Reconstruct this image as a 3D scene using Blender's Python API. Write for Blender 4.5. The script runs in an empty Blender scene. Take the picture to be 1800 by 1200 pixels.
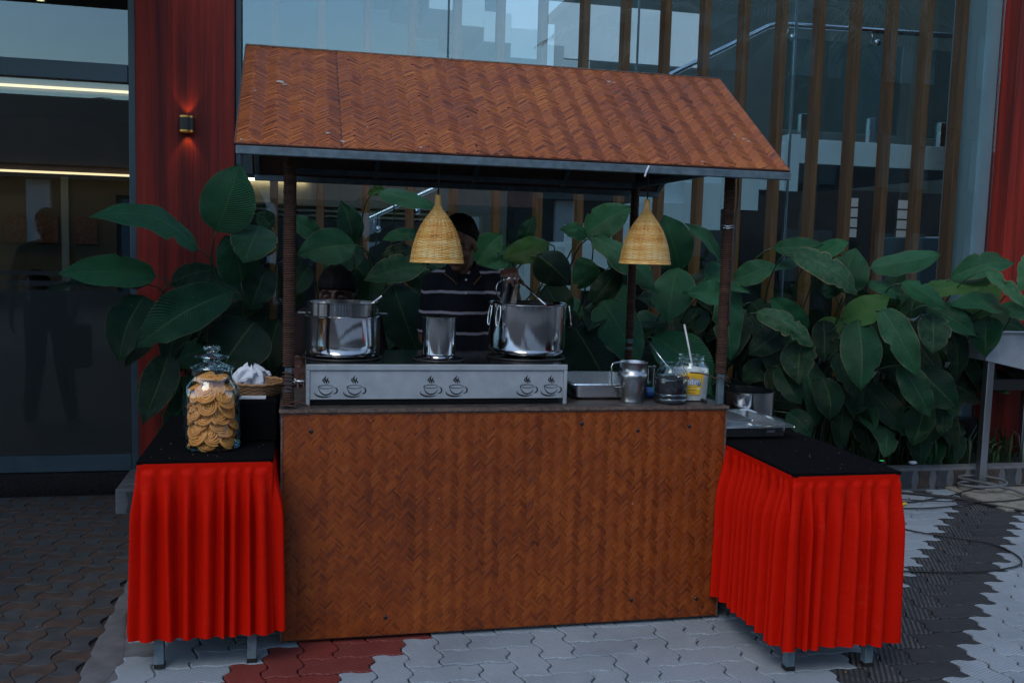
import bpy, bmesh, math, random
from mathutils import Vector, Matrix, noise
R = math.radians
random.seed(7)
sc = bpy.context.scene
COL = sc.collection

# ------------------------------------------------------------------ camera
cam_d = bpy.data.cameras.new("camera")
cam = bpy.data.objects.new("camera", cam_d)
COL.objects.link(cam)
sc.camera = cam
cam_d.sensor_width = 36.0
cam_d.sensor_fit = 'HORIZONTAL'
cam_d.lens = 36.0 * 1669.8 / 1800.0
cam_d.clip_start = 0.05
cam_d.clip_end = 500
CAM = Vector((0.0599, -3.4803, 1.4745))
yaw, pitch, roll = 0.2217, 0.0957, 0.0282
fw = Vector((math.sin(yaw) * math.cos(pitch), math.cos(yaw) * math.cos(pitch), -math.sin(pitch)))
rt = Vector((math.cos(yaw), -math.sin(yaw), 0))
up = rt.cross(fw)
rt2 = math.cos(roll) * rt + math.sin(roll) * up
up2 = -math.sin(roll) * rt + math.cos(roll) * up
cam.matrix_world = Matrix(((rt2.x, up2.x, -fw.x, CAM.x), (rt2.y, up2.y, -fw.y, CAM.y), (rt2.z, up2.z, -fw.z, CAM.z), (0, 0, 0, 1)))

# ------------------------------------------------------------------ sky and sun
world = bpy.data.worlds.new("World")
sc.world = world
world.use_nodes = True
nt = world.node_tree
nt.nodes.clear()
wo = nt.nodes.new('ShaderNodeOutputWorld')
bg = nt.nodes.new('ShaderNodeBackground')
sky = nt.nodes.new('ShaderNodeTexSky')
sky.sky_type = 'NISHITA'
sky.sun_disc = False
sky.sun_elevation = R(52)
sky.sun_rotation = R(215)
sky.air_density = 1.3
sky.dust_density = 0.5
sky.ozone_density = 2.0
tcw = nt.nodes.new('ShaderNodeTexCoord')
mpw = nt.nodes.new('ShaderNodeMapping')
mpw.inputs['Scale'].default_value = (1.0, 1.0, 3.2)
nzw = nt.nodes.new('ShaderNodeTexNoise')
nzw.inputs['Scale'].default_value = 2.6
nzw.inputs['Detail'].default_value = 7
rpw = nt.nodes.new('ShaderNodeValToRGB')
rpw.color_ramp.elements[0].position = 0.52
rpw.color_ramp.elements[1].position = 0.72
mxw = nt.nodes.new('ShaderNodeMixRGB')
mxw.inputs[2].default_value = (6.0, 6.6, 7.4, 1)
mlw = nt.nodes.new('ShaderNodeMath'); mlw.operation = 'MULTIPLY'; mlw.inputs[1].default_value = 0.55
nt.links.new(tcw.outputs['Generated'], mpw.inputs['Vector'])
nt.links.new(mpw.outputs['Vector'], nzw.inputs['Vector'])
nt.links.new(nzw.outputs['Fac'], rpw.inputs['Fac'])
nt.links.new(rpw.outputs['Color'], mlw.inputs[0])
nt.links.new(mlw.outputs[0], mxw.inputs['Fac'])
nt.links.new(sky.outputs[0], mxw.inputs[1])
nt.links.new(mxw.outputs[0], bg.inputs['Color'])
bg.inputs['Strength'].default_value = 0.15
nt.links.new(bg.outputs[0], wo.inputs[0])

sun_d = bpy.data.lights.new("sun", 'SUN')
sun_d.energy = 0.7
sun_d.angle = R(25)
sun_d.color = (1.0, 0.92, 0.80)
sun = bpy.data.objects.new("sun", sun_d)
COL.objects.link(sun)
sdir = Vector((-0.35, -0.50, 0.79))
sun.rotation_euler = sdir.to_track_quat('Z', 'Y').to_euler()
sun.location = (-6, -9, 12)

vs = sc.view_settings
sc.display_settings.display_device = 'sRGB'
vs.view_transform = 'Standard'
vs.look = 'None'
vs.gamma = 1.0
vs.use_curve_mapping = False
vs.exposure = 0.55
sc.render.engine = 'CYCLES'
sc.cycles.max_bounces = 8
sc.cycles.transparent_max_bounces = 16
sc.cycles.diffuse_bounces = 3
sc.cycles.glossy_bounces = 4
sc.cycles.use_denoising = True
sc.cycles.caustics_reflective = False
sc.cycles.caustics_refractive = False

# ------------------------------------------------------------------ mesh helper
class MB:
    def __init__(s):
        s.v = []; s.f = []; s.sm = []; s.mi = []; s.tone = []; s.uv = None
        s.cur = 0; s.t = 0.5
    def face(s, idx, smooth=False):
        s.f.append(tuple(idx)); s.sm.append(smooth); s.mi.append(s.cur); s.tone.append(s.t)
    def quad(s, a, b, c, d, smooth=False):
        n = len(s.v); s.v += [Vector(a), Vector(b), Vector(c), Vector(d)]
        s.face((n, n + 1, n + 2, n + 3), smooth)
    def box(s, x0, x1, y0, y1, z0, z1, M=None, taper=None):
        n = len(s.v)
        P = [(x0, y0, z0), (x1, y0, z0), (x1, y1, z0), (x0, y1, z0), (x0, y0, z1), (x1, y0, z1), (x1, y1, z1), (x0, y1, z1)]
        P = [Vector(p) for p in P]
        if M is not None: P = [M @ p for p in P]
        s.v += P
        for q in ((0, 3, 2, 1), (4, 5, 6, 7), (0, 1, 5, 4), (1, 2, 6, 5), (2, 3, 7, 6), (3, 0, 4, 7)):
            s.face([n + i for i in q])
    def bbox(s, x0, x1, y0, y1, z0, z1, b=0.003, M=None):
        # box with chamfered edges
        n = len(s.v); P = []
        for sx in (0, 1):
            for sy in (0, 1):
                for sz in (0, 1):
                    X = x1 if sx else x0; Y = y1 if sy else y0; Z = z1 if sz else z0
                    dx = -b if sx else b; dy = -b if sy else b; dz = -b if sz else b
                    P += [Vector((X, Y + dy, Z + dz)), Vector((X + dx, Y, Z + dz)), Vector((X + dx, Y + dy, Z))]
        if M is not None: P = [M @ p for p in P]
        s.v += P
        I = lambda sx, sy, sz, k: n + (sx * 4 + sy * 2 + sz) * 3 + k
        c = Vector(((x0 + x1) / 2, (y0 + y1) / 2, (z0 + z1) / 2))
        if M is not None: c = M @ c
        F = []
        for sx in (0, 1): F.append([I(sx, 0, 0, 0), I(sx, 1, 0, 0), I(sx, 1, 1, 0), I(sx, 0, 1, 0)])
        for sy in (0, 1): F.append([I(0, sy, 0, 1), I(1, sy, 0, 1), I(1, sy, 1, 1), I(0, sy, 1, 1)])
        for sz in (0, 1): F.append([I(0, 0, sz, 2), I(1, 0, sz, 2), I(1, 1, sz, 2), I(0, 1, sz, 2)])
        for a in (0, 1):
            for c2 in (0, 1):
                F.append([I(0, a, c2, 1), I(1, a, c2, 1), I(1, a, c2, 2), I(0, a, c2, 2)])
                F.append([I(a, 0, c2, 0), I(a, 1, c2, 0), I(a, 1, c2, 2), I(a, 0, c2, 2)])
                F.append([I(a, c2, 0, 0), I(a, c2, 1, 0), I(a, c2, 1, 1), I(a, c2, 0, 1)])
        for sx in (0, 1):
            for sy in (0, 1):
                for sz in (0, 1): F.append([I(sx, sy, sz, 0), I(sx, sy, sz, 1), I(sx, sy, sz, 2)])
        for q in F:
            ps = [s.v[i] for i in q]
            nn = (ps[1] - ps[0]).cross(ps[2] - ps[0])
            m = sum(ps, Vector()) / len(ps) - c
            s.face(q if nn.dot(m) > 0 else q[::-1])
    def tube(s, pts, r, n=8, cap=True, smooth=True, closed=False):
        pts = [Vector(p) for p in pts]; K = len(pts)
        rr = r if isinstance(r, (list, tuple)) else [r] * K
        base = len(s.v); prev = None
        for k in range(K):
            if closed: t = pts[(k + 1) % K] - pts[k - 1]
            else: t = pts[min(k + 1, K - 1)] - pts[max(k - 1, 0)]
            if t.length < 1e-9: t = Vector((0, 0, 1))
            t.normalize()
            if prev is None:
                a = Vector((0, 0, 1)) if abs(t.z) < 0.9 else Vector((1, 0, 0))
                u = a.cross(t).normalized()
            else:
                u = prev - t * prev.dot(t)
                u = u.normalized() if u.length > 1e-6 else prev
            prev = u; w = t.cross(u)
            for i in range(n):
                an = 2 * math.pi * i / n
                s.v.append(pts[k] + rr[k] * (math.cos(an) * u + math.sin(an) * w))
        for k in range(K if closed else K - 1):
            for i in range(n):
                a = base + k * n; b = base + ((k + 1) % K) * n; j = (i + 1) % n
                s.face((a + i, a + j, b + j, b + i), smooth)
        if cap and not closed:
            s.face([base + i for i in range(n)][::-1]); s.face([base + (K - 1) * n + i for i in range(n)])
    def lathe(s, prof, n=32, c=(0, 0, 0), smooth=True, capb=False, capt=False, M=None, sx=1.0, sy=1.0, pw=2.0):
        base = len(s.v); c = Vector(c)
        for (r, z) in prof:
            for i in range(n):
                a = 2 * math.pi * i / n
                ca, sa = math.cos(a), math.sin(a)
                k = 1.0 if pw == 2.0 else (abs(ca) ** pw + abs(sa) ** pw) ** (-1.0 / pw)
                p = Vector((r * k * ca * sx, r * k * sa * sy, z)) 
                if M is not None: p = M @ p
                s.v.append(p + c)
        for k in range(len(prof) - 1):
            for i in range(n):
                j = (i + 1) % n; a = base + k * n; b = a + n
                s.face((a + i, a + j, b + j, b + i), smooth)
        if capb: s.face([base + i for i in range(n)][::-1])
        if capt: s.face([base + (len(prof) - 1) * n + i for i in range(n)])
    def grid(s, fn, nu, nv, smooth=True, flip=False):
        base = len(s.v)
        for j in range(nv + 1):
            for i in range(nu + 1): s.v.append(Vector(fn(i / nu, j / nv)))
        for j in range(nv):
            for i in range(nu):
                a = base + j * (nu + 1) + i
                q = (a, a + 1, a + nu + 2, a + nu + 1)
                s.face(q[::-1] if flip else q, smooth)
    def capsule(s, p0, p1, r0, r1, n=12, h=4):
        p0 = Vector(p0); p1 = Vector(p1); d = (p1 - p0); L = d.length
        q = d.to_track_quat('Z', 'Y').to_matrix() if L > 1e-6 else Matrix.Identity(3)
        prof = []
        for k in range(h + 1):
            a = -math.pi / 2 + (math.pi / 2) * k / h
            prof.append((max(r0 * math.cos(a), 1e-4), r0 * math.sin(a)))
        for k in range(h + 1):
            a = (math.pi / 2) * k / h
            prof.append((max(r1 * math.cos(a), 1e-4), L + r1 * math.sin(a)))
        s.lathe(prof, n, p0, True, True, True, M=q)
    def ell(s, c, rx, ry, rz, n=20, M=None):
        prof = []
        for k in range(13):
            a = -math.pi / 2 + math.pi * k / 12
            prof.append((max(math.cos(a), 1e-3), math.sin(a)))
        S = Matrix.Diagonal((rx, ry, rz)).to_3x3()
        s.lathe(prof, n, c, True, True, True, M=(M @ S) if M is not None else S)
    def prism(s, poly, p, u, w, d):
        # polygon (list of 2D) in plane p + a*u + b*w, extruded by vector d
        p = Vector(p); u = Vector(u); w = Vector(w); d = Vector(d); n = len(poly); b = len(s.v)
        s.v += [p + a * u + c * w for a, c in poly] + [p + a * u + c * w + d for a, c in poly]
        s.face(list(range(b, b + n))[::-1]); s.face(list(range(b + n, b + 2 * n)))
        for i in range(n):
            j = (i + 1) % n; s.face((b + i, b + j, b + n + j, b + n + i))
    def mesh(s, name, mats, angle=None):
        me = bpy.data.meshes.new(name)
        me.from_pydata([tuple(p) for p in s.v], [], s.f)
        for m in (mats if isinstance(mats, (list, tuple)) else [mats]): me.materials.append(m)
        me.polygons.foreach_set('use_smooth', s.sm)
        me.polygons.foreach_set('material_index', s.mi)
        at = me.attributes.new('tone', 'FLOAT', 'FACE'); at.data.foreach_set('value', s.tone)
        me.update()
        if angle is not None:
            me.polygons.foreach_set('use_smooth', [True] * len(s.f))
            me.set_sharp_from_angle(angle=R(angle))
        return me
    def build(s, name, mats, parent=None, angle=None):
        return link(name, s.mesh(name, mats, angle), parent)

def link(name, me, parent=None, M=None):
    o = bpy.data.objects.new(name, me); COL.objects.link(o)
    if M is not None: o.matrix_world = M
    if parent is not None:
        o.parent = parent
        o.matrix_parent_inverse = WORLD(parent).inverted()
    return o
def WORLD(o):
    # world matrix without waiting for a depsgraph update
    B = o.matrix_basis
    if o.parent is None: return B.copy()
    return WORLD(o.parent) @ o.matrix_parent_inverse @ B
def tag(o, label=None, cat=None, group=None, kind=None):
    if label: o['label'] = label
    if cat: o['category'] = cat
    if group: o['group'] = group
    if kind: o['kind'] = kind
    return o
def thing(name, label, cat, loc=(0, 0, 0), rz=0, group=None):
    o = bpy.data.objects.new(name, None); COL.objects.link(o)
    o.empty_display_size = 0.1
    o.location = loc; o.rotation_euler = (0, 0, rz)
    return tag(o, label, cat, group)
def dup(o, parent=None, loc=None, rz=None):
    c = o.copy(); COL.objects.link(c)
    if parent is not None: c.parent = parent
    if loc is not None: c.location = loc
    if rz is not None: c.rotation_euler = (0, 0, rz)
    for ch in list(o.children): dup(ch, c)
    return c
def bez(p0, p1, p2, p3, n):
    p0, p1, p2, p3 = map(Vector, (p0, p1, p2, p3)); o = []
    for i in range(n + 1):
        t = i / n; a = 1 - t
        o.append(a * a * a * p0 + 3 * a * a * t * p1 + 3 * a * t * t * p2 + t * t * t * p3)
    return o
def catmull(P, n=6):
    P = [Vector(p) for p in P]; out = []
    for i in range(len(P) - 1):
        a = P[max(i - 1, 0)]; b = P[i]; c = P[i + 1]; d = P[min(i + 2, len(P) - 1)]
        for k in range(n):
            t = k / n
            out.append(0.5 * ((2 * b) + (c - a) * t + (2 * a - 5 * b + 4 * c - d) * t * t + (3 * b - 3 * c + d - a) * t * t * t))
    out.append(P[-1]); return out

# ------------------------------------------------------------------ materials
class NT:
    def __init__(s, name):
        s.m = bpy.data.materials.new(name); s.m.use_nodes = True
        s.t = s.m.node_tree; s.t.nodes.clear()
        s.out = s.n('OutputMaterial')
    def n(s, typ, **kw):
        nd = s.t.nodes.new('ShaderNode' + typ)
        for k, v in kw.items():
            if k in nd.inputs.keys(): s.set(nd.inputs[k], v)
            else: setattr(nd, k, v)
        return nd
    def set(s, sock, v):
        if isinstance(v, bpy.types.NodeSocket): s.t.links.new(v, sock)
        elif isinstance(v, tuple) and len(v) == 3 and sock.type == 'RGBA': sock.default_value = (*v, 1)
        else: sock.default_value = v
    def obj(s): return s.n('TexCoord').outputs['Object']
    def geo(s): return s.n('NewGeometry').outputs['Position']
    def uv(s): return s.n('TexCoord').outputs['UV']
    def map(s, vec, scale=(1, 1, 1), rot=(0, 0, 0), loc=(0, 0, 0)):
        m = s.n('Mapping'); s.set(m.inputs['Vector'], vec); m.inputs['Scale'].default_value = scale
        m.inputs['Rotation'].default_value = rot; m.inputs['Location'].default_value = loc
        return m.outputs[0]
    def noise(s, vec, scale, detail=4, rough=0.55, dist=0.0):
        n = s.n('TexNoise'); s.set(n.inputs['Vector'], vec); n.inputs['Scale'].default_value = scale
        n.inputs['Detail'].default_value = detail; n.inputs['Roughness'].default_value = rough
        n.inputs['Distortion'].default_value = dist
        return n.outputs['Fac']
    def ramp(s, fac, stops, interp='LINEAR'):
        r = s.n('ValToRGB'); s.set(r.inputs['Fac'], fac); cr = r.color_ramp; cr.interpolation = interp
        while len(cr.elements) < len(stops): cr.elements.new(0.5)
        for e, (p, c) in zip(cr.elements, stops):
            e.position = p; e.color = (*c, 1) if isinstance(c, tuple) else (c, c, c, 1)
        return r.outputs['Color']
    def math(s, op, a, b=0.0, c=0.0, clamp=False):
        m = s.n('Math'); m.operation = op; m.use_clamp = clamp
        for i, v in enumerate((a, b, c)): s.set(m.inputs[i], v)
        return m.outputs[0]
    def mix(s, fac, a, b, blend='MIX'):
        m = s.n('MixRGB'); m.blend_type = blend
        s.set(m.inputs[0], fac); s.set(m.inputs[1], a); s.set(m.inputs[2], b)
        return m.outputs[0]
    def bump(s, h, strength=0.3, dist=0.01, normal=None):
        b = s.n('Bump'); s.set(b.inputs['Height'], h); b.inputs['Strength'].default_value = strength
        b.inputs['Distance'].default_value = dist
        if normal is not None: s.set(b.inputs['Normal'], normal)
        return b.outputs[0]
    def attr(s, name): return s.n('Attribute', attribute_name=name).outputs['Fac']
    def rand(s): return s.n('ObjectInfo').outputs['Random']
    def bsdf(s, color, rough=0.5, metal=0.0, normal=None, spec=0.5, coat=0.0, coatr=0.2, **kw):
        b = s.n('BsdfPrincipled')
        s.set(b.inputs['Base Color'], color); s.set(b.inputs['Roughness'], rough); s.set(b.inputs['Metallic'], metal)
        s.set(b.inputs['Specular IOR Level'], spec); s.set(b.inputs['Coat Weight'], coat); s.set(b.inputs['Coat Roughness'], coatr)
        if normal is not None: s.set(b.inputs['Normal'], normal)
        for k, v in kw.items(): s.set(b.inputs[k.replace('_', ' ')], v)
        s.t.links.new(b.outputs[0], s.out.inputs[0]); s.b = b
        return s.m

def simple(name, color, rough=0.5, metal=0.0, spec=0.5, var=0.12, scale=18, bump=0.0, bscale=120, coat=0.0, c2=None, world=False):
    t = NT(name); p = t.geo() if world else t.obj()
    n = t.noise(p, scale, 5)
    d = c2 or tuple(c * (1 - var * 2.2) for c in color)
    col = t.mix(t.ramp(n, [(0.3, 0.0), (0.7, 1.0)]), d, color)
    nr = None
    if bump > 0: nr = t.bump(t.noise(p, bscale, 4), bump, 0.004)
    rg = t.math('MULTIPLY_ADD', n, 0.2, rough - 0.1, True)
    return t.bsdf(col, rg, metal, nr, spec, coat)

def emit(name, color, strength):
    t = NT(name); e = t.n('Emission'); e.inputs[0].default_value = (*color, 1); e.inputs[1].default_value = strength
    t.t.links.new(e.outputs[0], t.out.inputs[0]); return t.m

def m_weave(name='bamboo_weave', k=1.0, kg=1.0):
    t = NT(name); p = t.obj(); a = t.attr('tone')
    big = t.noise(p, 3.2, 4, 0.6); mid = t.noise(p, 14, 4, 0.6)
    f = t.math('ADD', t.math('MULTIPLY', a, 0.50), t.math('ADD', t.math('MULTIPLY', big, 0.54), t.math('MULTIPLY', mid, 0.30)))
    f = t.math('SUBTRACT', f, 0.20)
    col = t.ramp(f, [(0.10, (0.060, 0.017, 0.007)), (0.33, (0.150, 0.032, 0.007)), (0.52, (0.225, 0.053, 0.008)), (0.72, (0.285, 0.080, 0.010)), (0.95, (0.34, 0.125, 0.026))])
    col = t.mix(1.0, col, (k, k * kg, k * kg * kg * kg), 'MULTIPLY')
    st = t.noise(p, 26, 6, 0.7)
    col = t.mix(t.math('MULTIPLY', t.ramp(st, [(0.60, 0.0), (0.72, 1.0)]), 0.55), col, (0.07, 0.04, 0.035))
    sp = t.noise(p, 70, 2, 0.4)
    col = t.mix(t.ramp(sp, [(0.775, 0.0), (0.80, 0.7)]), col, (0.45, 0.36, 0.27))
    fib = t.noise(t.map(p, (240, 240, 240)), 1.0, 2)
    nr = t.bump(fib, 0.25, 0.002)
    return t.bsdf(col, t.math('MULTIPLY_ADD', mid, 0.25, 0.34), 0, nr, 0.3, 0.10, 0.3)

def m_redwood():
    t = NT('red_wood_laminate'); p = t.geo()
    v = t.map(p, (9, 9, 0.35)); n1 = t.noise(v, 1.0, 6, 0.62, 0.6)
    v2 = t.map(p, (70, 70, 1.0)); n2 = t.noise(v2, 1.0, 4, 0.6)
    f = t.math('ADD', t.math('MULTIPLY', n1, 0.72), t.math('MULTIPLY', n2, 0.32))
    col = t.ramp(f, [(0.34, (0.040, 0.010, 0.010)), (0.46, (0.12, 0.015, 0.011)), (0.58, (0.24, 0.021, 0.013)), (0.75, (0.31, 0.032, 0.018))])
    return t.bsdf(col, 0.5, 0, t.bump(n2, 0.08, 0.002), 0.18)

def m_finwood():
    t = NT('brown_fin_wood'); p = t.geo()
    n = t.noise(t.map(p, (40, 40, 1.6)), 1.0, 5, 0.6, 0.4)
    col = t.ramp(n, [(0.3, (0.15, 0.052, 0.017)), (0.7, (0.30, 0.115, 0.038))])
    return t.bsdf(col, 0.5, 0, t.bump(n, 0.1, 0.002), 0.35)

def m_glass(name, tint, refl, edge=0.55, rough=0.0, gloss=(0.74, 0.93, 1.0)):
    t = NT(name)
    tr = t.n('BsdfTransparent'); tr.inputs[0].default_value = (*tint, 1)
    g = t.n('BsdfGlossy'); g.inputs['Roughness'].default_value = rough; g.inputs['Color'].default_value = (*gloss, 1)
    lw = t.n('LayerWeight'); lw.inputs['Blend'].default_value = 0.35
    f = t.math('MULTIPLY_ADD', lw.outputs['Facing'], edge, refl, True)
    mx = t.n('MixShader'); t.set(mx.inputs[0], f)
    t.t.links.new(tr.outputs[0], mx.inputs[1]); t.t.links.new(g.outputs[0], mx.inputs[2])
    t.t.links.new(mx.outputs[0], t.out.inputs[0]); return t.m

def m_frost():
    t = NT('frosted_film')
    d = t.n('BsdfDiffuse'); d.inputs[0].default_value = (0.060, 0.068, 0.068, 1)
    tr = t.n('BsdfTransparent'); tr.inputs[0].default_value = (0.55, 0.6, 0.6, 1)
    g = t.n('BsdfGlossy'); g.inputs['Roughness'].default_value = 0.03
    m1 = t.n('MixShader'); m1.inputs[0].default_value = 0.62
    t.t.links.new(d.outputs[0], m1.inputs[1]); t.t.links.new(tr.outputs[0], m1.inputs[2])
    m2 = t.n('MixShader'); m2.inputs[0].default_value = 0.05
    t.t.links.new(m1.outputs[0], m2.inputs[1]); t.t.links.new(g.outputs[0], m2.inputs[2])
    t.t.links.new(m2.outputs[0], t.out.inputs[0]); return t.m

def m_steel(name='stainless_steel', rough=0.11, base=(0.62, 0.63, 0.64), stain=0.0, brush=True):
    t = NT(name); p = t.obj()
    n = t.noise(p, 22, 5, 0.6)
    br = t.noise(t.map(p, (14, 14, 500)), 1.0, 2)
    col = t.mix(t.math('MULTIPLY', n, 0.35), base, tuple(c * 0.6 for c in base))
    if stain > 0:
        z = t.n('SeparateXYZ'); t.set(z.inputs[0], p)
        lo = t.math('SUBTRACT', stain, z.outputs[2])
        s = t.math('MULTIPLY', t.ramp(t.math('ADD', t.math('MULTIPLY', lo, 12), t.noise(p, 16, 4)), [(0.62, 0.0), (0.80, 1.0)]), 0.55)
        col = t.mix(s, col, (0.20, 0.10, 0.045))
    rg = t.math('ADD', t.math('MULTIPLY', n, 0.10), rough - 0.05)
    nr = t.bump(t.noise(t.map(p, (55, 55, 1.6)), 1.0, 4), 0.22, 0.003)
    if brush: nr = t.bump(br, 0.05, 0.001, nr)
    return t.bsdf(col, rg, 1.0, nr)

def m_leaf():
    t = NT('leaf_green'); uvn = t.n('SeparateXYZ'); t.set(uvn.inputs[0], t.uv())
    u, v = uvn.outputs[0], uvn.outputs[1]
    a = t.math('ABSOLUTE', t.math('SUBTRACT', u, 0.5))
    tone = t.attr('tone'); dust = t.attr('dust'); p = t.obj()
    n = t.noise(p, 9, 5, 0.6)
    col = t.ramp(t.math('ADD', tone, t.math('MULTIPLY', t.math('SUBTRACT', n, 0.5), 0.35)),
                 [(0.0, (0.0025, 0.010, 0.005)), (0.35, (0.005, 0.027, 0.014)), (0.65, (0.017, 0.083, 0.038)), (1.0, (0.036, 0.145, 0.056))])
    # side veins run from the midrib towards the edge and the tip
    ph = t.math('MULTIPLY', t.math('SUBTRACT', v, t.math('MULTIPLY', a, 0.42)), 190.0)
    w = t.math('SINE', ph)
    col = t.mix(t.math('MULTIPLY_ADD', w, 0.07, 0.07), col, t.mix(0.5, col, (0.06, 0.14, 0.07)))
    mid = t.ramp(a, [(0.008, 1.0), (0.022, 0.0)])
    col = t.mix(t.math('MULTIPLY', mid, 0.55), col, t.mix(0.45, (0.11, 0.20, 0.06), col))
    col = t.mix(t.math('MULTIPLY', t.ramp(t.noise(p, 30, 6, 0.7), [(0.40, 0.0), (0.68, 1.0)]), t.math('MULTIPLY', dust, 0.45)), col, (0.13, 0.17, 0.11))
    edge = t.ramp(t.math('ADD', a, t.math('MULTIPLY', t.noise(p, 26, 4), 0.06)), [(0.505, 0.0), (0.52, 1.0)])
    col = t.mix(t.math('MULTIPLY', edge, t.math('MULTIPLY_ADD', dust, 0.9, 0.12, True)), col, (0.26, 0.19, 0.10))
    sp = t.ramp(t.noise(p, 85, 2, 0.3), [(0.76, 0.0), (0.79, 1.0)])
    col = t.mix(t.math('MULTIPLY', sp, 0.5), col, (0.25, 0.22, 0.13))
    bf = t.n('NewGeometry').outputs['Backfacing']
    col = t.mix(bf, col, t.mix(0.75, col, (0.034, 0.085, 0.014)))
    nr = t.bump(w, 0.5, 0.0026)
    nr = t.bump(n, 0.22, 0.012, nr)
    t.bsdf(col, t.math('MULTIPLY_ADD', dust, 0.2, 0.36), 0, nr, 0.12)
    b = t.b
    tl = t.n('BsdfTranslucent'); t.set(tl.inputs[0], t.mix(0.6, col, (0.10, 0.24, 0.03)))
    mx = t.n('MixShader'); mx.inputs[0].default_value = 0.10
    t.t.links.new(b.outputs[0], mx.inputs[1]); t.t.links.new(tl.outputs[0], mx.inputs[2])
    t.t.links.new(mx.outputs[0], t.out.inputs[0])
    return t.m

def m_paver(name, c1, c2, angle, freq, gstr=0.8, wear=0.0, cw=(0.3, 0.3, 0.3)):
    t = NT(name); p = t.obj()
    wv = t.math('SINE', t.math('MULTIPLY', t.n('SeparateXYZ', Vector=t.map(p, rot=(0, 0, angle))).outputs[0], freq))
    wv = t.math('MULTIPLY_ADD', wv, 0.5, 0.5)
    gr = t.ramp(wv, [(0.30, 0.0), (0.62, 1.0)])
    rn = t.rand()
    n = t.noise(t.geo(), 6, 5, 0.6)
    n2 = t.noise(t.geo(), 60, 5, 0.65); big = t.noise(t.geo(), 2.3, 5, 0.65)
    col = t.mix(t.math('MULTIPLY_ADD', n, 0.7, t.math('MULTIPLY_ADD', rn, 0.5, -0.1), True), c1, c2)
    col = t.mix(t.math('MULTIPLY', t.math('SUBTRACT', 1.0, gr), 0.22), col, tuple(c * 0.35 for c in c2))
    if wear > 0:
        wf = t.math('MULTIPLY', gr, t.ramp(t.math('MULTIPLY_ADD', rn, 0.25, t.noise(t.geo(), 22, 5, 0.7)), [(0.42, 0.0), (0.75, 1.0)]))
        col = t.mix(t.math('MULTIPLY', wf, wear), col, cw)
    col = t.mix(t.math('MULTIPLY', t.ramp(n2, [(0.55, 0.0), (0.8, 1.0)]), 0.35), col, tuple(c * 0.45 for c in c2))
    col = t.mix(t.math('MULTIPLY', t.ramp(big, [(0.45, 0.0), (0.75, 1.0)]), 0.45), col, tuple(c * 0.5 for c in c2))
    nr = t.bump(n2, 0.3, 0.002)
    nr = t.bump(gr, gstr, 0.003, nr)
    return t.bsdf(col, 0.72, 0, nr, 0.35)

def m_stripes():
    t = NT('striped_navy_knit'); p = t.geo()
    s = t.n('SeparateXYZ'); t.set(s.inputs[0], p)
    z = t.math('ADD', s.outputs[2], t.math('MULTIPLY', t.math('SUBTRACT', t.noise(t.map(p, (7, 7, 0.5)), 1.0, 2), 0.5), 0.035))
    m = t.math('FRACT', t.math('DIVIDE', t.math('ADD', z, 0.008), 0.094))
    d = t.math('ABSOLUTE', t.math('SUBTRACT', m, 0.64))
    wh = t.ramp(d, [(0.055, 1.0), (0.07, 0.0)])
    og = t.ramp(d, [(0.08, 1.0), (0.095, 0.0)])
    col = t.mix(og, (0.010, 0.011, 0.016), (0.10, 0.035, 0.015))
    col = t.mix(wh, col, (0.42, 0.38, 0.44))
    nr = t.bump(t.noise(p, 14, 4), 0.35, 0.02)
    return t.bsdf(col, 0.85, 0, nr, 0.2)

def m_tone(name, stops, rough=0.5, spec=0.4, nscale=40, amt=0.3, bump=0.1, coat=0.0):
    t = NT(name); p = t.obj(); n = t.noise(p, nscale, 5)
    col = t.ramp(t.math('ADD', t.attr('tone'), t.math('MULTIPLY', t.math('SUBTRACT', n, 0.5), amt)), stops)
    return t.bsdf(col, rough, 0, t.bump(n, bump, 0.002), spec, coat)

def m_cloth(name, color, dark=0.7, rough=0.8, dust=0.0, sheen=0.0, spec=0.12, wrinkle=False):
    t = NT(name); p = t.geo()
    n = t.noise(p, 7, 4)
    col = t.mix(n, tuple(c * dark for c in color), color)
    if dust:
        sp = t.ramp(t.noise(p, 9, 5, 0.75), [(0.60, 0.0), (0.75, 1.0)])
        col = t.mix(t.math('MULTIPLY', sp, dust), col, (0.35, 0.12, 0.09))
    f = t.noise(p, 420, 2); nb = t.bump(f, 0.18, 0.001)
    if wrinkle:
        nb = t.bump(t.noise(t.map(p, (34, 34, 9)), 1.0, 4, 0.6, 0.8), 0.35, 0.008, nb)
        nb = t.bump(t.noise(t.map(p, (9, 9, 26)), 1.0, 3, 0.6, 1.2), 0.25, 0.006, nb)
    return t.bsdf(col, rough, 0, nb, spec, 0, 0.2, Sheen_Weight=sheen)

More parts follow.
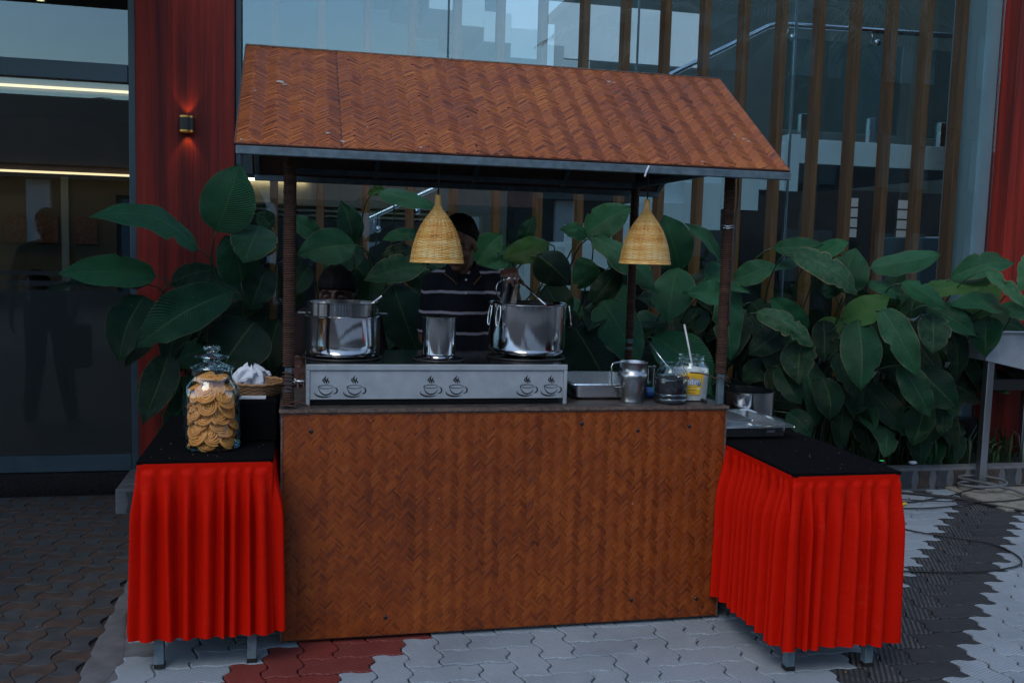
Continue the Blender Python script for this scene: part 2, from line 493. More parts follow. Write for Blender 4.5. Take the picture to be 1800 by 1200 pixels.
MAT = dict(
    weave=m_weave(k=1.0, kg=0.86), weave_roof=m_weave('skylit_bamboo_weave', 1.40, 1.10), redwood=m_redwood(), fin=m_finwood(), leaf=m_leaf(),  # roof weave is lighter: brightness from the overhead sky put into its colour
    glass=m_glass('tinted_facade_glass', (0.88, 0.96, 0.97), 0.105, 0.42),
    shopglass=m_glass('shop_glass', (0.66, 0.70, 0.70), 0.075, 0.5),
    rail_glass=m_glass('balustrade_glass', (0.75, 0.85, 0.85), 0.05, 0.4),
    jar=m_glass('jar_glass', (0.93, 0.96, 0.95), 0.035, 0.62),
    plastic=m_glass('clear_plastic', (0.88, 0.90, 0.90), 0.05, 0.5, 0.08),
    frost=m_frost(), steel=m_steel(), steel_dull=m_steel('brushed_steel', 0.34, (0.50, 0.52, 0.54)),
    steel_pot=m_steel('stained_pot_steel', 0.10, (0.62, 0.63, 0.64), 0.055), chrome=m_steel('polished_rail_steel', 0.12, (0.7, 0.72, 0.74), 0, False),
    frame=simple('blue_grey_painted_steel', (0.115, 0.165, 0.195), 0.5, 0.2, var=0.2, scale=30, bump=0.06),
    stove=simple('matt_stove_steel', (0.42, 0.46, 0.49), 0.40, 0.35, var=0.10, scale=16, bump=0.03),
    legs=simple('grey_green_powder_coat', (0.16, 0.22, 0.25), 0.45, 0.1, var=0.15, scale=40),
    ply=simple('dark_stained_board', (0.085, 0.030, 0.018), 0.55, var=0.25, scale=14, bump=0.08),
    edge=simple('worn_board_edge', (0.17, 0.11, 0.085), 0.7, var=0.35, scale=60, bump=0.2),
    counter=simple('counter_board', (0.075, 0.058, 0.050), 0.55, var=0.3, scale=30, bump=0.1),
    rope=m_tone('coir_rope', [(0.0, (0.024, 0.012, 0.009)), (0.5, (0.066, 0.033, 0.023)), (1.0, (0.13, 0.075, 0.052))], 0.85, 0.2, 160, 0.4, 0.4),
    rattan=m_tone('golden_rattan', [(0.0, (0.34, 0.12, 0.02)), (0.35, (0.72, 0.36, 0.075)), (0.7, (0.86, 0.58, 0.20)), (1.0, (0.88, 0.70, 0.36))], 0.38, 0.5, 22, 0.5, 0.1, 0.45),
    wicker=m_tone('brown_wicker', [(0.0, (0.10, 0.045, 0.016)), (1.0, (0.40, 0.22, 0.10))], 0.5, 0.4, 90, 0.5, 0.2),
    red=m_cloth('red_satin_skirt', (0.54, 0.0075, 0.0014), 0.88, 0.62, 0.10, 0.0, 0.06, True),
    black=m_cloth('black_table_cloth', (0.006, 0.006, 0.007), 0.75, 0.95, spec=0.02), led_lobby=emit('warm_lobby_strip', (1.0, 0.78, 0.48), 6.0), pan_steel=m_steel('bright_pan_steel', 0.24, (0.80, 0.81, 0.82)),
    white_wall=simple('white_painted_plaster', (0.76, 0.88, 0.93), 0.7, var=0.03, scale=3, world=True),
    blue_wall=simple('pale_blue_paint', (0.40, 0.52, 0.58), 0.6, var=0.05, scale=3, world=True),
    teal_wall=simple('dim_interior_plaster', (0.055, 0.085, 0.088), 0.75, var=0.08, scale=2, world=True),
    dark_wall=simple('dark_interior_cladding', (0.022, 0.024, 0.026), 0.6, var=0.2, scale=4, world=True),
    beige=simple('beige_wall', (0.30, 0.26, 0.20), 0.7, var=0.06, scale=2, world=True),
    brown_ceiling=simple('brown_soffit_boards', (0.10, 0.065, 0.045), 0.6, var=0.2, scale=5, world=True),
    mullion=simple('dark_blue_grey_aluminium', (0.050, 0.085, 0.105), 0.4, 0.3, var=0.1, scale=12, world=True),
    granite=simple('black_granite', (0.018, 0.018, 0.019), 0.25, var=0.3, scale=180, world=True),
    concrete=simple('grey_concrete', (0.125, 0.135, 0.145), 0.85, var=0.2, scale=12, bump=0.2, world=True),
    tanslab=simple('dusty_tan_slab', (0.24, 0.23, 0.19), 0.85, var=0.2, scale=20, bump=0.2, world=True),
    joint=simple('joint_sand', (0.030, 0.028, 0.027), 0.95, var=0.3, scale=40, bump=0.3, world=True),
    soil=simple('dark_soil', (0.022, 0.017, 0.013), 0.95, var=0.4, scale=25, bump=0.5, world=True),
    asphalt=simple('dusty_road', (0.12, 0.12, 0.12), 0.9, var=0.2, scale=3, world=True),
    blackm=simple('black_powder_coat', (0.010, 0.010, 0.011), 0.45, var=0.1),
    rubber=simple('black_rubber', (0.012, 0.012, 0.012), 0.6, var=0.1),
    stem=simple('green_stem', (0.030, 0.062, 0.022), 0.5, var=0.3, scale=30),
    cookie=m_tone('fried_snack', [(0.0, (0.66, 0.26, 0.060)), (1.0, (0.86, 0.42, 0.12))], 0.6, 0.3, 60, 0.5, 0.2),
    skin=simple('brown_skin', (0.155, 0.068, 0.042), 0.5, var=0.12, scale=30, bump=0.08), skin_shaded=simple('shaded_brown_skin', (0.060, 0.024, 0.017), 0.5, var=0.12, scale=30, bump=0.08),  # second skin has deep shade put into its colour
    hair=simple('black_hair', (0.005, 0.0045, 0.005), 0.7, spec=0.15, var=0.2, scale=80, bump=0.5, bscale=90),
    eye=simple('eye_white', (0.11, 0.09, 0.08), 0.3, var=0.05), iris=simple('dark_iris', (0.012, 0.008, 0.006), 0.15, var=0.05),
    maroon=m_cloth('dark_shirt', (0.016, 0.010, 0.012), 0.8, 0.9), trousers=m_cloth('dark_trousers', (0.02, 0.021, 0.026), 0.8, 0.9),
    stripes=m_stripes(), collar=m_cloth('navy_collar', (0.012, 0.013, 0.018), 0.8, 0.9),
    piping=simple('orange_piping', (0.32, 0.12, 0.03), 0.7),
    dark_liquid=simple('dark_brown_powder', (0.022, 0.017, 0.022), 0.7, var=0.3, scale=60),
    cream=simple('cream_powder', (0.70, 0.70, 0.68), 0.8, var=0.05), yellow=simple('yellow_label', (0.78, 0.42, 0.012), 0.45, var=0.05, c2=(0.78, 0.50, 0.05)),
    logo=simple('red_print', (0.50, 0.012, 0.015), 0.45), white=simple('white_print', (0.75, 0.77, 0.80), 0.5, var=0.03), blue=simple('blue_print', (0.03, 0.14, 0.42), 0.5, var=0.05),
    limeg=simple('lime_print', (0.45, 0.55, 0.03), 0.5, var=0.05), ink=simple('black_ink', (0.008, 0.008, 0.009), 0.6, var=0.1),
    greenp=simple('green_print', (0.02, 0.22, 0.08), 0.5, var=0.05),
    tissue=simple('white_tissue', (0.62, 0.66, 0.72), 0.75, var=0.05, bump=0.1), stick=simple('white_plastic', (0.72, 0.72, 0.70), 0.4, var=0.03),
    orange=simple('orange_petal', (0.55, 0.085, 0.012), 0.5, var=0.1),
    led=emit('warm_led_strip', (1.0, 0.74, 0.42), 2.0), led_spot=emit('warm_bulb', (1.0, 0.75, 0.4), 6.0),
    sconce_glow=emit('sconce_bulb', (1.0, 0.45, 0.13), 6.0),
    green_led=emit('green_led', (0.05, 1.0, 0.2), 0.8),
    ppw_v=m_paver('pale_paver_cross', (0.305, 0.352, 0.39), (0.23, 0.268, 0.30), R(68), 480, 0.55),
    ppw_h=m_paver('pale_paver_long', (0.285, 0.332, 0.37), (0.21, 0.248, 0.28), R(-52), 480, 0.45),
    ppk_v=m_paver('black_paver_cross', (0.032, 0.034, 0.036), (0.020, 0.021, 0.023), R(28), 330, 1.0, 0.6, (0.12, 0.12, 0.12)),
    ppk_h=m_paver('black_paver_long', (0.030, 0.031, 0.033), (0.020, 0.021, 0.023), R(-58), 520, 0.7, 0.35, (0.10, 0.10, 0.10)),
    ppr_v=m_paver('red_paver_cross', (0.20, 0.026, 0.018), (0.14, 0.020, 0.016), R(68), 430, 0.6, 0.12, (0.26, 0.16, 0.14)),
    ppr_h=m_paver('red_paver_long', (0.19, 0.025, 0.018), (0.13, 0.019, 0.015), R(-50), 430, 0.45, 0.15, (0.26, 0.16, 0.14)),
    bow_b=simple('brown_bow_paver', (0.062, 0.042, 0.033), 0.8, var=0.22, scale=14, bump=0.2, world=True),
    bow_g=simple('grey_bow_paver', (0.046, 0.052, 0.058), 0.8, var=0.22, scale=14, bump=0.2, world=True),
    trunk=simple('palm_trunk', (0.10, 0.08, 0.06), 0.9, var=0.2), frond=simple('palm_frond', (0.030, 0.055, 0.018), 0.5, var=0.2),
    roofdark=simple('dark_roof_sheet', (0.060, 0.045, 0.038), 0.8, var=0.2, scale=2, world=True),
    wall_far=simple('grey_far_wall', (0.045, 0.047, 0.047), 0.85, var=0.2, scale=1, world=True),
    fridge=simple('blue_fridge_paint', (0.10, 0.20, 0.28), 0.45, var=0.05), flower_red=simple('fridge_goods', (0.35, 0.28, 0.20), 0.6, c2=(0.30, 0.06, 0.04), scale=40),
    paint=simple('paint_flake', (0.36, 0.30, 0.26), 0.8, var=0.2),
    grey_cloth=m_cloth('grey_trousers', (0.085, 0.088, 0.090), 0.8, 0.9), shirt_b=m_cloth('blue_check_shirt', (0.09, 0.11, 0.14), 0.8, 0.9),
)
# ------------------------------------------------------------------ ground and paving
mb = MB(); mb.quad((-70, -70, -0.075), (70, -70, -0.075), (70, 70, -0.075), (-70, 70, -0.075))
tag(mb.build('ground', MAT['asphalt']), kind='structure')

U = 0.124; X0 = -0.05; Y0 = -0.14
pav = MB(); pav.box(-0.60, 7.2, -5.2, 1.86, -0.07, -0.013)
pavement = tag(pav.build('pavement', MAT['joint']), kind='structure')

def zig(a, b):
    # one unit edge with the zigzag profile of the interlocking paver
    a = Vector((*a, 0)); b = Vector((*b, 0)); d = b - a
    sgn = 1 if (d.x + d.y) > 0 else -1
    nrm = Vector((-d.y, d.x, 0)).normalized() * sgn
    am = 0.0105 * (1 if abs(d.y) > abs(d.x) else 0.55)
    ks = [0.22, 0.40, 0.60, 0.78]; of = [1, 1, -1, -1]
    if sgn < 0: of = of[::-1]; ks = [1 - k for k in ks[::-1]]
    return [a] + [a + d * k + nrm * am * o for k, o in zip(ks, of)]
def paver_mb(kind):
    # outline is centred on the brick
    w, h = (2, 1) if kind == 'h' else (1, 2)
    P = []
    pts = [(i, 0) for i in range(w)] + [(w, j) for j in range(h)] + [(w - i, h) for i in range(w)] + [(0, h - j) for j in range(h)]
    for k in range(len(pts)): P += zig([c * U for c in pts[k]], [c * U for c in pts[(k + 1) % len(pts)]])
    c = Vector((w * U / 2, h * U / 2, 0)); P = [p - c for p in P]
    n = len(P)
    def inset(d):
        o = []
        for i in range(n):
            e1 = (P[i] - P[i - 1]).normalized(); e2 = (P[(i + 1) % n] - P[i]).normalized()
            n1 = Vector((-e1.y, e1.x, 0)); n2 = Vector((-e2.y, e2.x, 0))
            m = (n1 + n2); m = m / max(m.dot(n1), 0.35) if m.length > 1e-6 else n1
            o.append(P[i] + m * d)
        return o
    m = MB(); A = inset(0.0028); B = inset(0.0065)
    m.v = [p + Vector((0, 0, -0.03)) for p in A] + [p + Vector((0, 0, -0.0035)) for p in A] + B
    for r in (0, n):
        for i in range(n):
            j = (i + 1) % n; m.face((r + i, r + j, r + n + j, r + n + i))
    m.face([2 * n + i for i in range(n)])
    return m
PV = {}
for c in 'wkr':
    for k in 'vh': PV[c + k] = paver_mb(k).mesh('paver', MAT['pp%s_%s' % (c, k)])
bricks = []
rp = random.Random(3)
for j in range(-40, 17):
    for i in range(-5, 60):
        dm = (i - j + 3) % 4
        x, y = X0 + (i + 1) * U, Y0 + j * U
        D = i - j
        col = 'r' if -1 <= D <= 2 else ('k' if (19 <= D <= 22 or D >= 39) else 'w')
        if dm == 0: bricks.append((x + U, y + U / 2, 'h', col))
        elif dm == 2: 
            bricks.append((x + U / 2, y, 'v', col))
def inview(x, y, z=0.0, mg=1.0):
    d = Vector((x, y, z)) - CAM; f = d.dot(fw)
    if f < 0.3: return False
    return abs(d.dot(rt2) / f) < 0.539 * mg and abs(d.dot(up2) / f) < 0.359 * mg
bricks = [b for b in bricks if -0.60 < b[0] < 7.1 and -5.0 < b[1] < 1.80]
def hidden(x, y):
    return (0.05 < x < 1.70 and y > 0.06)
bricks.sort(key=lambda b: (Vector((b[0], b[1], 0)) - CAM).length + (0 if inview(b[0], b[1], 0, 1.06) and not hidden(b[0], b[1]) else 1000))
rest = MB(); rest_m = [MAT['pp%s_%s' % (c, k)] for c in 'wkr' for k in 'vh']
for n, (x, y, k, c) in enumerate(bricks):
    dz = rp.uniform(-0.0022, 0.0015); M = Matrix.Translation((x, y, dz)) @ Matrix.Rotation(rp.gauss(0, 0.006), 4, 'Z') @ Matrix.Rotation(rp.gauss(0, 0.006), 4, 'X') @ Matrix.Rotation(rp.gauss(0, 0.006), 4, 'Y')
    if n < 290:
        link('paver', PV[c + k], pavement, M)
    else:
        s = paver_mb(k) if n == 290 else None
        me = PV[c + k]; b0 = len(rest.v); rest.cur = 'wkr'.index(c) * 2 + 'vh'.index(k)
        rest.v += [M @ v.co for v in me.vertices]
        for p in me.polygons: rest.face([b0 + q for q in p.vertices])
tag(rest.build('paver_field', rest_m, pavement), kind='stuff')

# bow tie pavers in front of the shop
sb = MB(); sb.box(-5.2, -0.655, -5.2, 2.33, -0.07, -0.012)
forecourt = tag(sb.build('forecourt', MAT['joint']), kind='structure')
BS = 0.104
def bow_mb(horizontal):
    A = 0.021; P = []
    cs = [(-1, -1), (1, -1), (1, 1), (-1, 1)]
    for q in range(4):
        a = Vector((*cs[q], 0)) * BS / 2; b = Vector((*cs[(q + 1) % 4], 0)) * BS / 2
        nrm = Vector((b - a).yx.to_3d() if False else ((b - a).y, -(b - a).x, 0)).normalized()
        out = (q in (1, 3)) == horizontal
        for k in range(6):
            t = k / 6; P.append(a + (b - a) * t + nrm * A * math.sin(math.pi * t) * (1 if out else -1))
    n = len(P); m = MB(); c = Vector((0, 0, 0))
    def sh(d): return [p * (1 - d / (BS / 2)) for p in P]
    m.v = [p + Vector((0, 0, -0.03)) for p in sh(0.0012)] + [p + Vector((0, 0, -0.003)) for p in sh(0.0012)] + sh(0.004)
    for r in (0, n):
        for i in range(n):
            j = (i + 1) % n; m.face((r + i, r + j, r + n + j, r + n + i))
    m.face([2 * n + i for i in range(n)])
    return m
BW = [bow_mb(True).mesh('paver', MAT['bow_b']), bow_mb(False).mesh('paver', MAT['bow_g'])]
tiles = []
for j in range(-47, 40):
    for i in range(0, 42):
        x = -0.715 - i * BS; y = j * BS - 0.18
        if y < 2.30: tiles.append((x, y, (i + j) % 2))
tiles.sort(key=lambda b: (Vector((b[0], b[1], 0)) - CAM).length + (0 if inview(b[0], b[1], 0, 1.08) else 1000))
rest = MB()
for n, (x, y, k) in enumerate(tiles):
    M = Matrix.Translation((x, y, rp.uniform(-0.002, 0.001))) @ Matrix.Rotation(rp.gauss(0, 0.008), 4, 'X') @ Matrix.Rotation(rp.gauss(0, 0.012), 4, 'Z')
    if n < 190: link('paver', BW[k], forecourt, M)
    else:
        b0 = len(rest.v); rest.cur = k; rest.v += [M @ v.co for v in BW[k].vertices]
        for p in BW[k].polygons: rest.face([b0 + q for q in p.vertices])
tag(rest.build('paver_field', [MAT['bow_b'], MAT['bow_g']], forecourt), kind='stuff')
# smear of cement along the seam between both pavings
mb = MB()
def seam(u, v):
    y = -5.2 + u * 7.05
    x = -0.662 + v * (0.07 + 0.035 * noise.noise(Vector((y * 3.1, v * 2, 1))) + (0.05 * math.exp(-((y + 0.05) / 0.25) ** 2) if v > 0.5 else 0))
    return (x, y, 0.0035 * math.sin(math.pi * v) - 0.003 + 0.002 * noise.noise(Vector((y * 12, v * 3, 0))))
mb.grid(seam, 140, 5)
mb.box(-0.652, -0.40, -5.19, 1.855, -0.06, -0.0042)
tag(mb.build('cement_seam', MAT['concrete']), kind='structure')

# ------------------------------------------------------------------ planter bed with its kerb
mb = MB(); mb.box(-0.80, 7.0, 1.99, 2.46, -0.07, 0.10)
tag(mb.build('planter_soil', MAT['soil']), kind='structure')
mb = MB(); mb.bbox(-0.90, 4.15, 1.87, 1.985, -0.05, 0.135, 0.006); mb.bbox(4.153, 7.0, 1.87, 1.985, -0.05, 0.132, 0.006)
mb.bbox(-0.90, -0.80, 1.988, 2.345, -0.05, 0.135, 0.006)
kerb = tag(mb.build('planter_kerb', MAT['concrete']), kind='structure')
for i in range(60):
    x = -0.82 + i * 0.131
    if x > 6.6: break
    P = [(-0.048, 0.008), (0.048, 0.008), (0.036, 0.05), (0.038, 0.08), (0.048, 0.118), (-0.048, 0.118), (-0.036, 0.08), (-0.036, 0.05)]
    m = MB(); m.prism(P, (x + 0.02, 1.8685, 0), (1, 0, 0), (0, 0, 1), (0, -0.004, 0))
    m.build('kerb_tile', MAT['bow_b'] if i % 2 else MAT['bow_g'], kerb)
mb = MB(); mb.bbox(4.20, 7.0, 1.30, 1.86, -0.02, 0.014, 0.004)
tag(mb.build('cart_pad', MAT['tanslab']), kind='structure')

# ------------------------------------------------------------------ building
bld = thing('building', 'glass fronted building with wooden fins and red wooden pillars', 'building', (2.0, 2.6, 0))
def part(name, mat, boxes, parent=bld, b=0.003, label=None):
    m = MB()
    for q in boxes: (m.bbox(*q, b) if b else m.box(*q))
    o = m.build(name, MAT[mat], parent)
    if label: o['label'] = label
    return o
part('pillar', 'redwood', [(-0.855, -0.315, 2.36, 2.74, 0.0, 6.2)], label='red wooden pillar carrying the small wall lamp')
part('pillar', 'redwood', [(4.955, 5.85, 2.40, 2.80, 0.0, 6.2)], label='red wooden pillar right of the glass front')
part('jamb', 'mullion', [(-0.312, -0.286, 2.42, 2.66, 0.3, 6.2)])
part('painted_column', 'blue_wall', [(4.830, 4.950, 2.585, 2.95, 0.12, 6.1)])
part('plinth', 'granite', [(-0.31, 4.952, 2.47, 2.66, -0.05, 0.34)])
gx = [-0.284, 0.957, 2.205, 3.33, 4.952]
for a, b in zip(gx[:-1], gx[1:]):
    part('glass_pane', 'glass', [(a + 0.006, b - 0.006, 2.548, 2.560, 0.345, 6.19)], b=0)
for a in gx[1:-1]:
    part('joint_seal', 'mullion', [(a - 0.005, a + 0.005, 2.545, 2.563, 0.345, 6.19)], b=0)
for k in range(18):
    x = -0.099 + k * 0.2852
    part('wood_fin', 'fin', [(x - 0.024, x + 0.024, 2.70, 2.80, 0.345, 6.08)], b=0.003)
part('roof', 'concrete', [(-6.6, -0.86, 2.36, 9.5, 6.2, 6.6), (-0.859, 9.5, 2.36, 2.7, 6.2, 6.6)])  # lobby roof cut back to a front strip so daylight reaches the stairs
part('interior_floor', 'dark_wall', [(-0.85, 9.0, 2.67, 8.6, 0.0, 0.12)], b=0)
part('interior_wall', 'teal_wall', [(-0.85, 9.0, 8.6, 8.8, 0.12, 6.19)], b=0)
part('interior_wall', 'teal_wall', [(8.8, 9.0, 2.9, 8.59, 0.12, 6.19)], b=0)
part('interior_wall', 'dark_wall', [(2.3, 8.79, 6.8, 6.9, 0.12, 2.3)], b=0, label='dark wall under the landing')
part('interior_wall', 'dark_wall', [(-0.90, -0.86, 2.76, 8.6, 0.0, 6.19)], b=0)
part('wall_block', 'redwood', [(5.86, 9.5, 2.45, 2.85, 0.0, 6.19)], b=0)
# lit wall seen low behind the left post
part('lit_wall', 'beige', [(-0.84, 1.55, 6.0, 6.08, 0.12, 2.09)], b=0)
part('led_strip', 'led_lobby', [(-0.84, 0.12, 5.955, 5.985, 2.065, 2.085)], b=0)
for k, z in enumerate((1.74, 1.79, 1.84)):
    part('wall_ledge', 'beige', [(-0.84, 1.54, 5.90 + 0.02 * k, 5.998, z, z + 0.018)], b=0)
part('wall_cladding', 'dark_wall', [(-0.84, 1.56, 5.84, 5.895, 0.12, 1.72)], b=0)
for (x0, x1) in ((6.36, 6.52), (6.80, 6.90), (7.06, 7.22)):
    w = part('window', 'dark_wall', [(x0 - 0.03, x1 + 0.03, 6.74, 6.798, 1.70, 2.24)], b=0)
    for k in range(4):
        z = 1.74 + k * 0.12
        part('pane', 'tissue', [(x0, x1, 6.728, 6.739, z, z + 0.10)], w, 0)

# ------------------------------------------------------------------ shop front on the left
shop = thing('shop_front', 'dark glass shop front with warm light strips inside', 'shop front', (-3.0, 2.42, 0))
part('plinth', 'granite', [(-6.5, -0.857, 2.385, 2.55, -0.05, 0.11)], shop)
part('bottom_rail', 'mullion', [(-6.5, -0.900, 2.40, 2.47, 0.113, 0.21)], shop)
part('transom', 'mullion', [(-6.5, -0.900, 2.395, 2.47, 2.36, 2.46)], shop)
part('frame_post', 'mullion', [(-0.897, -0.858, 2.39, 2.48, 0.113, 3.36)], shop)
part('glass_pane', 'shopglass', [(-6.5, -0.90, 2.43, 2.438, 0.213, 2.357)], shop, 0)
part('glass_pane', 'shopglass', [(-6.5, -0.90, 2.43, 2.438, 2.463, 3.36)], shop, 0)
part('frosted_film', 'frost', [(-6.5, -0.90, 2.425, 2.4285, 0.213, 1.172)], shop, 0)
part('frosted_stripe', 'frost', [(-6.5, -0.90, 2.425, 2.4285, 1.195, 1.225)], shop, 0)
part('frosted_stripe', 'frost', [(-6.5, -0.90, 2.425, 2.4285, 1.255, 1.280)], shop, 0)
part('ceiling', 'brown_ceiling', [(-6.5, -0.91, 2.48, 5.6, 3.36, 3.5)], shop, 0)
part('back_wall', 'beige', [(-6.5, -0.91, 5.6, 5.7, 0, 3.36)], shop, 0)
part('side_wall', 'beige', [(-6.6, -6.5, 2.48, 5.6, 0, 3.36)], shop, 0)
part('floor', 'dark_wall', [(-6.5, -0.91, 2.56, 5.6, 0, 0.1)], shop, 0)
part('bulkhead', 'beige', [(-6.5, -0.91, 4.55, 4.65, 2.58, 3.36)], shop, 0)
part('led_strip', 'led', [(-6.5, -0.915, 4.525, 4.545, 2.602, 2.620)], shop, 0)
part('bulkhead', 'brown_ceiling', [(-6.5, -0.91, 5.25, 5.59, 2.03, 2.46)], shop, 0)
part('led_strip', 'led', [(-6.5, -0.915, 5.215, 5.245, 2.005, 2.022)], shop, 0)
part('inner_door', 'dark_wall', [(-1.52, -0.93, 5.53, 5.59, 0.1, 1.86)], shop, 0.004)
part('wall_strip', 'white_wall', [(-1.98, -1.92, 5.57, 5.598, 0.1, 2.0)], shop, 0)
part('counter', 'dark_wall', [(-3.6, -1.75, 4.2, 4.7, 0.1, 1.05)], shop, 0.01)
for x, c in ((-2.45, 'wall_far'), (-2.2, 'flower_red'), (-1.88, 'wicker')):
    part('menu_panel', 'flower_red', [(x, x + 0.2, 5.54, 5.57, 1.42, 1.66)], shop, 0.003)
can = thing('canopy', 'brown boarded canopy over the shop front', 'canopy', (-3.5, 1.0, 3.4))
part('slab', 'brown_ceiling', [(-6.6, -0.87, -0.45, 2.355, 3.40, 3.62)], can, 0.005)
for y in (0.0, 0.8, 1.6): part('board', 'dark_wall', [(-6.6, -0.875, y, y + 0.05, 3.385, 3.398)], can, 0.002)
for (x, y) in ((-1.92, 0.12), (-3.4, 0.12)):
    m = MB(); m.lathe([(0.045, 3.395), (0.045, 3.30), (0.038, 3.298)], 20, (x, y, 0)); o = m.build('spot_housing', MAT['blackm'], can)
    m = MB(); m.lathe([(0.034, 3.302), (0.001, 3.303)], 16, (x, y, 0)); m.build('spot_bulb', MAT['led_spot'], o)

# ------------------------------------------------------------------ stairs and rails behind the glass
st = thing('staircase', 'white folded staircase rising behind the glass to a landing', 'staircase', (3.5, 4.0, 0.12))
# lower flight, rising to the right
run, rise = 0.310, 0.162
nst = 14; xe, ze = 3.857, 2.22
lowp = [(xe, ze - 0.0)]
for k in range(nst):
    lowp += [(xe - k * run, ze - 0.062 - (k + 1) * rise), (xe - (k + 1) * run, ze - 0.062 - (k + 1) * rise)]
lowp = [(max(x, -0.6), max(z, 0.13)) for x, z in lowp]
topp = [(x, z + 0.36) for x, z in reversed(lowp)]
def folded(pts_low, th):
    m = MB()
    return m
for k in range(nst):
    x1 = xe - k * run; x0 = x1 - run; zb = ze - 0.062 - (k + 1) * rise + (rise - 0.162)
    if zb + 0.2 < 0.13: break
    m = MB(); m.bbox(x0, x1 - 0.0005, 3.40, 4.55, max(zb, 0.125), zb + 0.36, 0.002); m.build('step', MAT['white_wall'], st)
m = MB(); m.bbox(xe, 4.770, 3.40, 6.3, 2.215, 2.405, 0.003); m.bbox(4.952, 5.7, 3.40, 6.3, 2.215, 2.405, 0.003); m.bbox(4.7705, 4.9515, 3.402, 6.3, 2.216, 2.404, 0.003); m.build('landing', MAT['white_wall'], st)
m = MB(); m.bbox(xe - 0.10, xe - 0.001, 3.36, 3.47, 1.99, 2.43, 0.003); m.build('newel_block', MAT['white_wall'], st)
for k in range(14):
    x0 = 4.1 - k * 0.246; zt = 2.45 + k * 0.1215
    m = MB(); m.bbox(x0 - 0.246, x0 - 0.0005, 5.0, 6.2, zt - 0.24, zt + 0.02, 0.002); m.build('step', MAT['white_wall'], st)
m = MB(); m.bbox(-0.5, 0.655, 5.0, 6.2, 3.93, 4.15, 0.003); m.build('landing', MAT['white_wall'], st)
m = MB(); m.box(2.2, 4.6, 6.9, 7.0, 3.6, 4.2); m.build('upper_wall', MAT['white_wall'], st)

def handrail(label, P, posts, gbot, y):
    t = thing('handrail', label, 'handrail', (P[0][0], y, gbot))
    m = MB(); m.tube([(x, y, z) for x, z in P], 0.021, 10); m.build('rail', MAT['chrome'], t)
    for (x, z) in posts:
        m = MB(); m.tube([(x, y - 0.01, z - 0.012), (x, y - 0.02, z - 0.07), (x, y, z - 0.10)], 0.006, 6); o = m.build('bracket', MAT['chrome'], t)
        m = MB(); m.lathe([(0.001, 0), (0.026, 0), (0.026, 0.02), (0.001, 0.02)], 16, (x + 0.03, y - 0.03, z - 0.10), M=Matrix.Rotation(R(90), 3, 'X')); m.build('clamp_disc', MAT['chrome'], o)
    return t
hr = handrail('polished handrail with glass along the upper landing', [(2.3, 2.575), (2.745, 2.803), (3.56, 3.236), (3.62, 3.252), (3.70, 3.262), (5.6, 3.295)], [(2.83, 2.85), (3.33, 3.12), (3.72, 3.262), (4.45, 3.275), (5.2, 3.288)], 2.42, 3.42)
for a, b in ((3.72, 4.30), (4.32, 4.75), (4.96, 5.6)):
    part('rail_glass', 'rail_glass', [(a, b, 3.43, 3.442, 2.47, 3.17)], hr, 0)
    part('spigot', 'chrome', [(a + 0.16, a + 0.215, 3.41, 3.46, 2.407, 2.60)], hr, 0.004)
handrail('polished sloping handrail low behind the left leaves', [(-0.5, 1.145), (0.481, 1.636), (1.072, 1.93), (2.2, 2.49)], [(0.62, 1.705), (0.92, 1.855), (1.6, 2.19)], 0.2, 4.0)

fr = thing('refrigerator', 'pale blue refrigerator seen through the glass at the right', 'refrigerator', (6.5, 5.3, 0.12))
part('body', 'fridge', [(6.10, 6.62, 5.05, 5.6, 0.125, 1.72)], fr, 0.01)
part('door_edge', 'tissue', [(6.625, 6.70, 5.0, 5.6, 0.125, 1.74)], fr, 0.006)
part('goods', 'flower_red', [(6.705, 6.98, 5.02, 5.5, 0.3, 1.73)], fr, 0.004)

# ------------------------------------------------------------------ wall lamp on the red pillar
sl = thing('wall_lamp', 'small black up and down wall lamp glowing on the red pillar', 'wall lamp', (-0.574, 2.32, 2.137))
cx, cy, cz = -0.574, 2.312, 2.137
m = MB(); m.lathe([(0.030, -0.034), (0.044, -0.034), (0.044, 0.034), (0.030, 0.034), (0.030, -0.034)], 28, (cx, cy, cz)); m.build('body', MAT['blackm'], sl, 30)
m = MB()
for s in (-1, 1): m.lathe([(0.031, s * 0.0345), (0.0425, s * 0.0345), (0.0425, s * 0.046), (0.031, s * 0.046), (0.031, s * 0.0345)], 28, (cx, cy, cz))
m.build('brass_ring', simple('lamp_brass', (0.55, 0.30, 0.08), 0.3, 0.9), sl, 30)
m = MB(); m.box(cx - 0.02, cx + 0.02, cy + 0.040, 2.359, cz - 0.025, cz + 0.025); m.build('mount', MAT['blackm'], sl)
m = MB(); m.ell((cx, cy, cz), 0.016, 0.016, 0.02, 12); m.build('bulb', MAT['sconce_glow'], sl)
for s in (-1, 1):
    ld = bpy.data.lights.new('wall_lamp_light', 'SPOT'); ld.energy = 0.55; ld.color = (1.0, 0.50, 0.16); ld.spot_size = R(70); ld.spot_blend = 0.5; ld.shadow_soft_size = 0.01
    lo = bpy.data.objects.new('wall_lamp_light', ld); COL.objects.link(lo)
    lo.location = (cx, cy + 0.012, cz + s * 0.040); lo.rotation_euler = Vector((0, -0.22, -s)).to_track_quat('Z', 'Y').to_euler()
    lo.parent = sl; lo.matrix_parent_inverse = WORLD(sl).inverted()

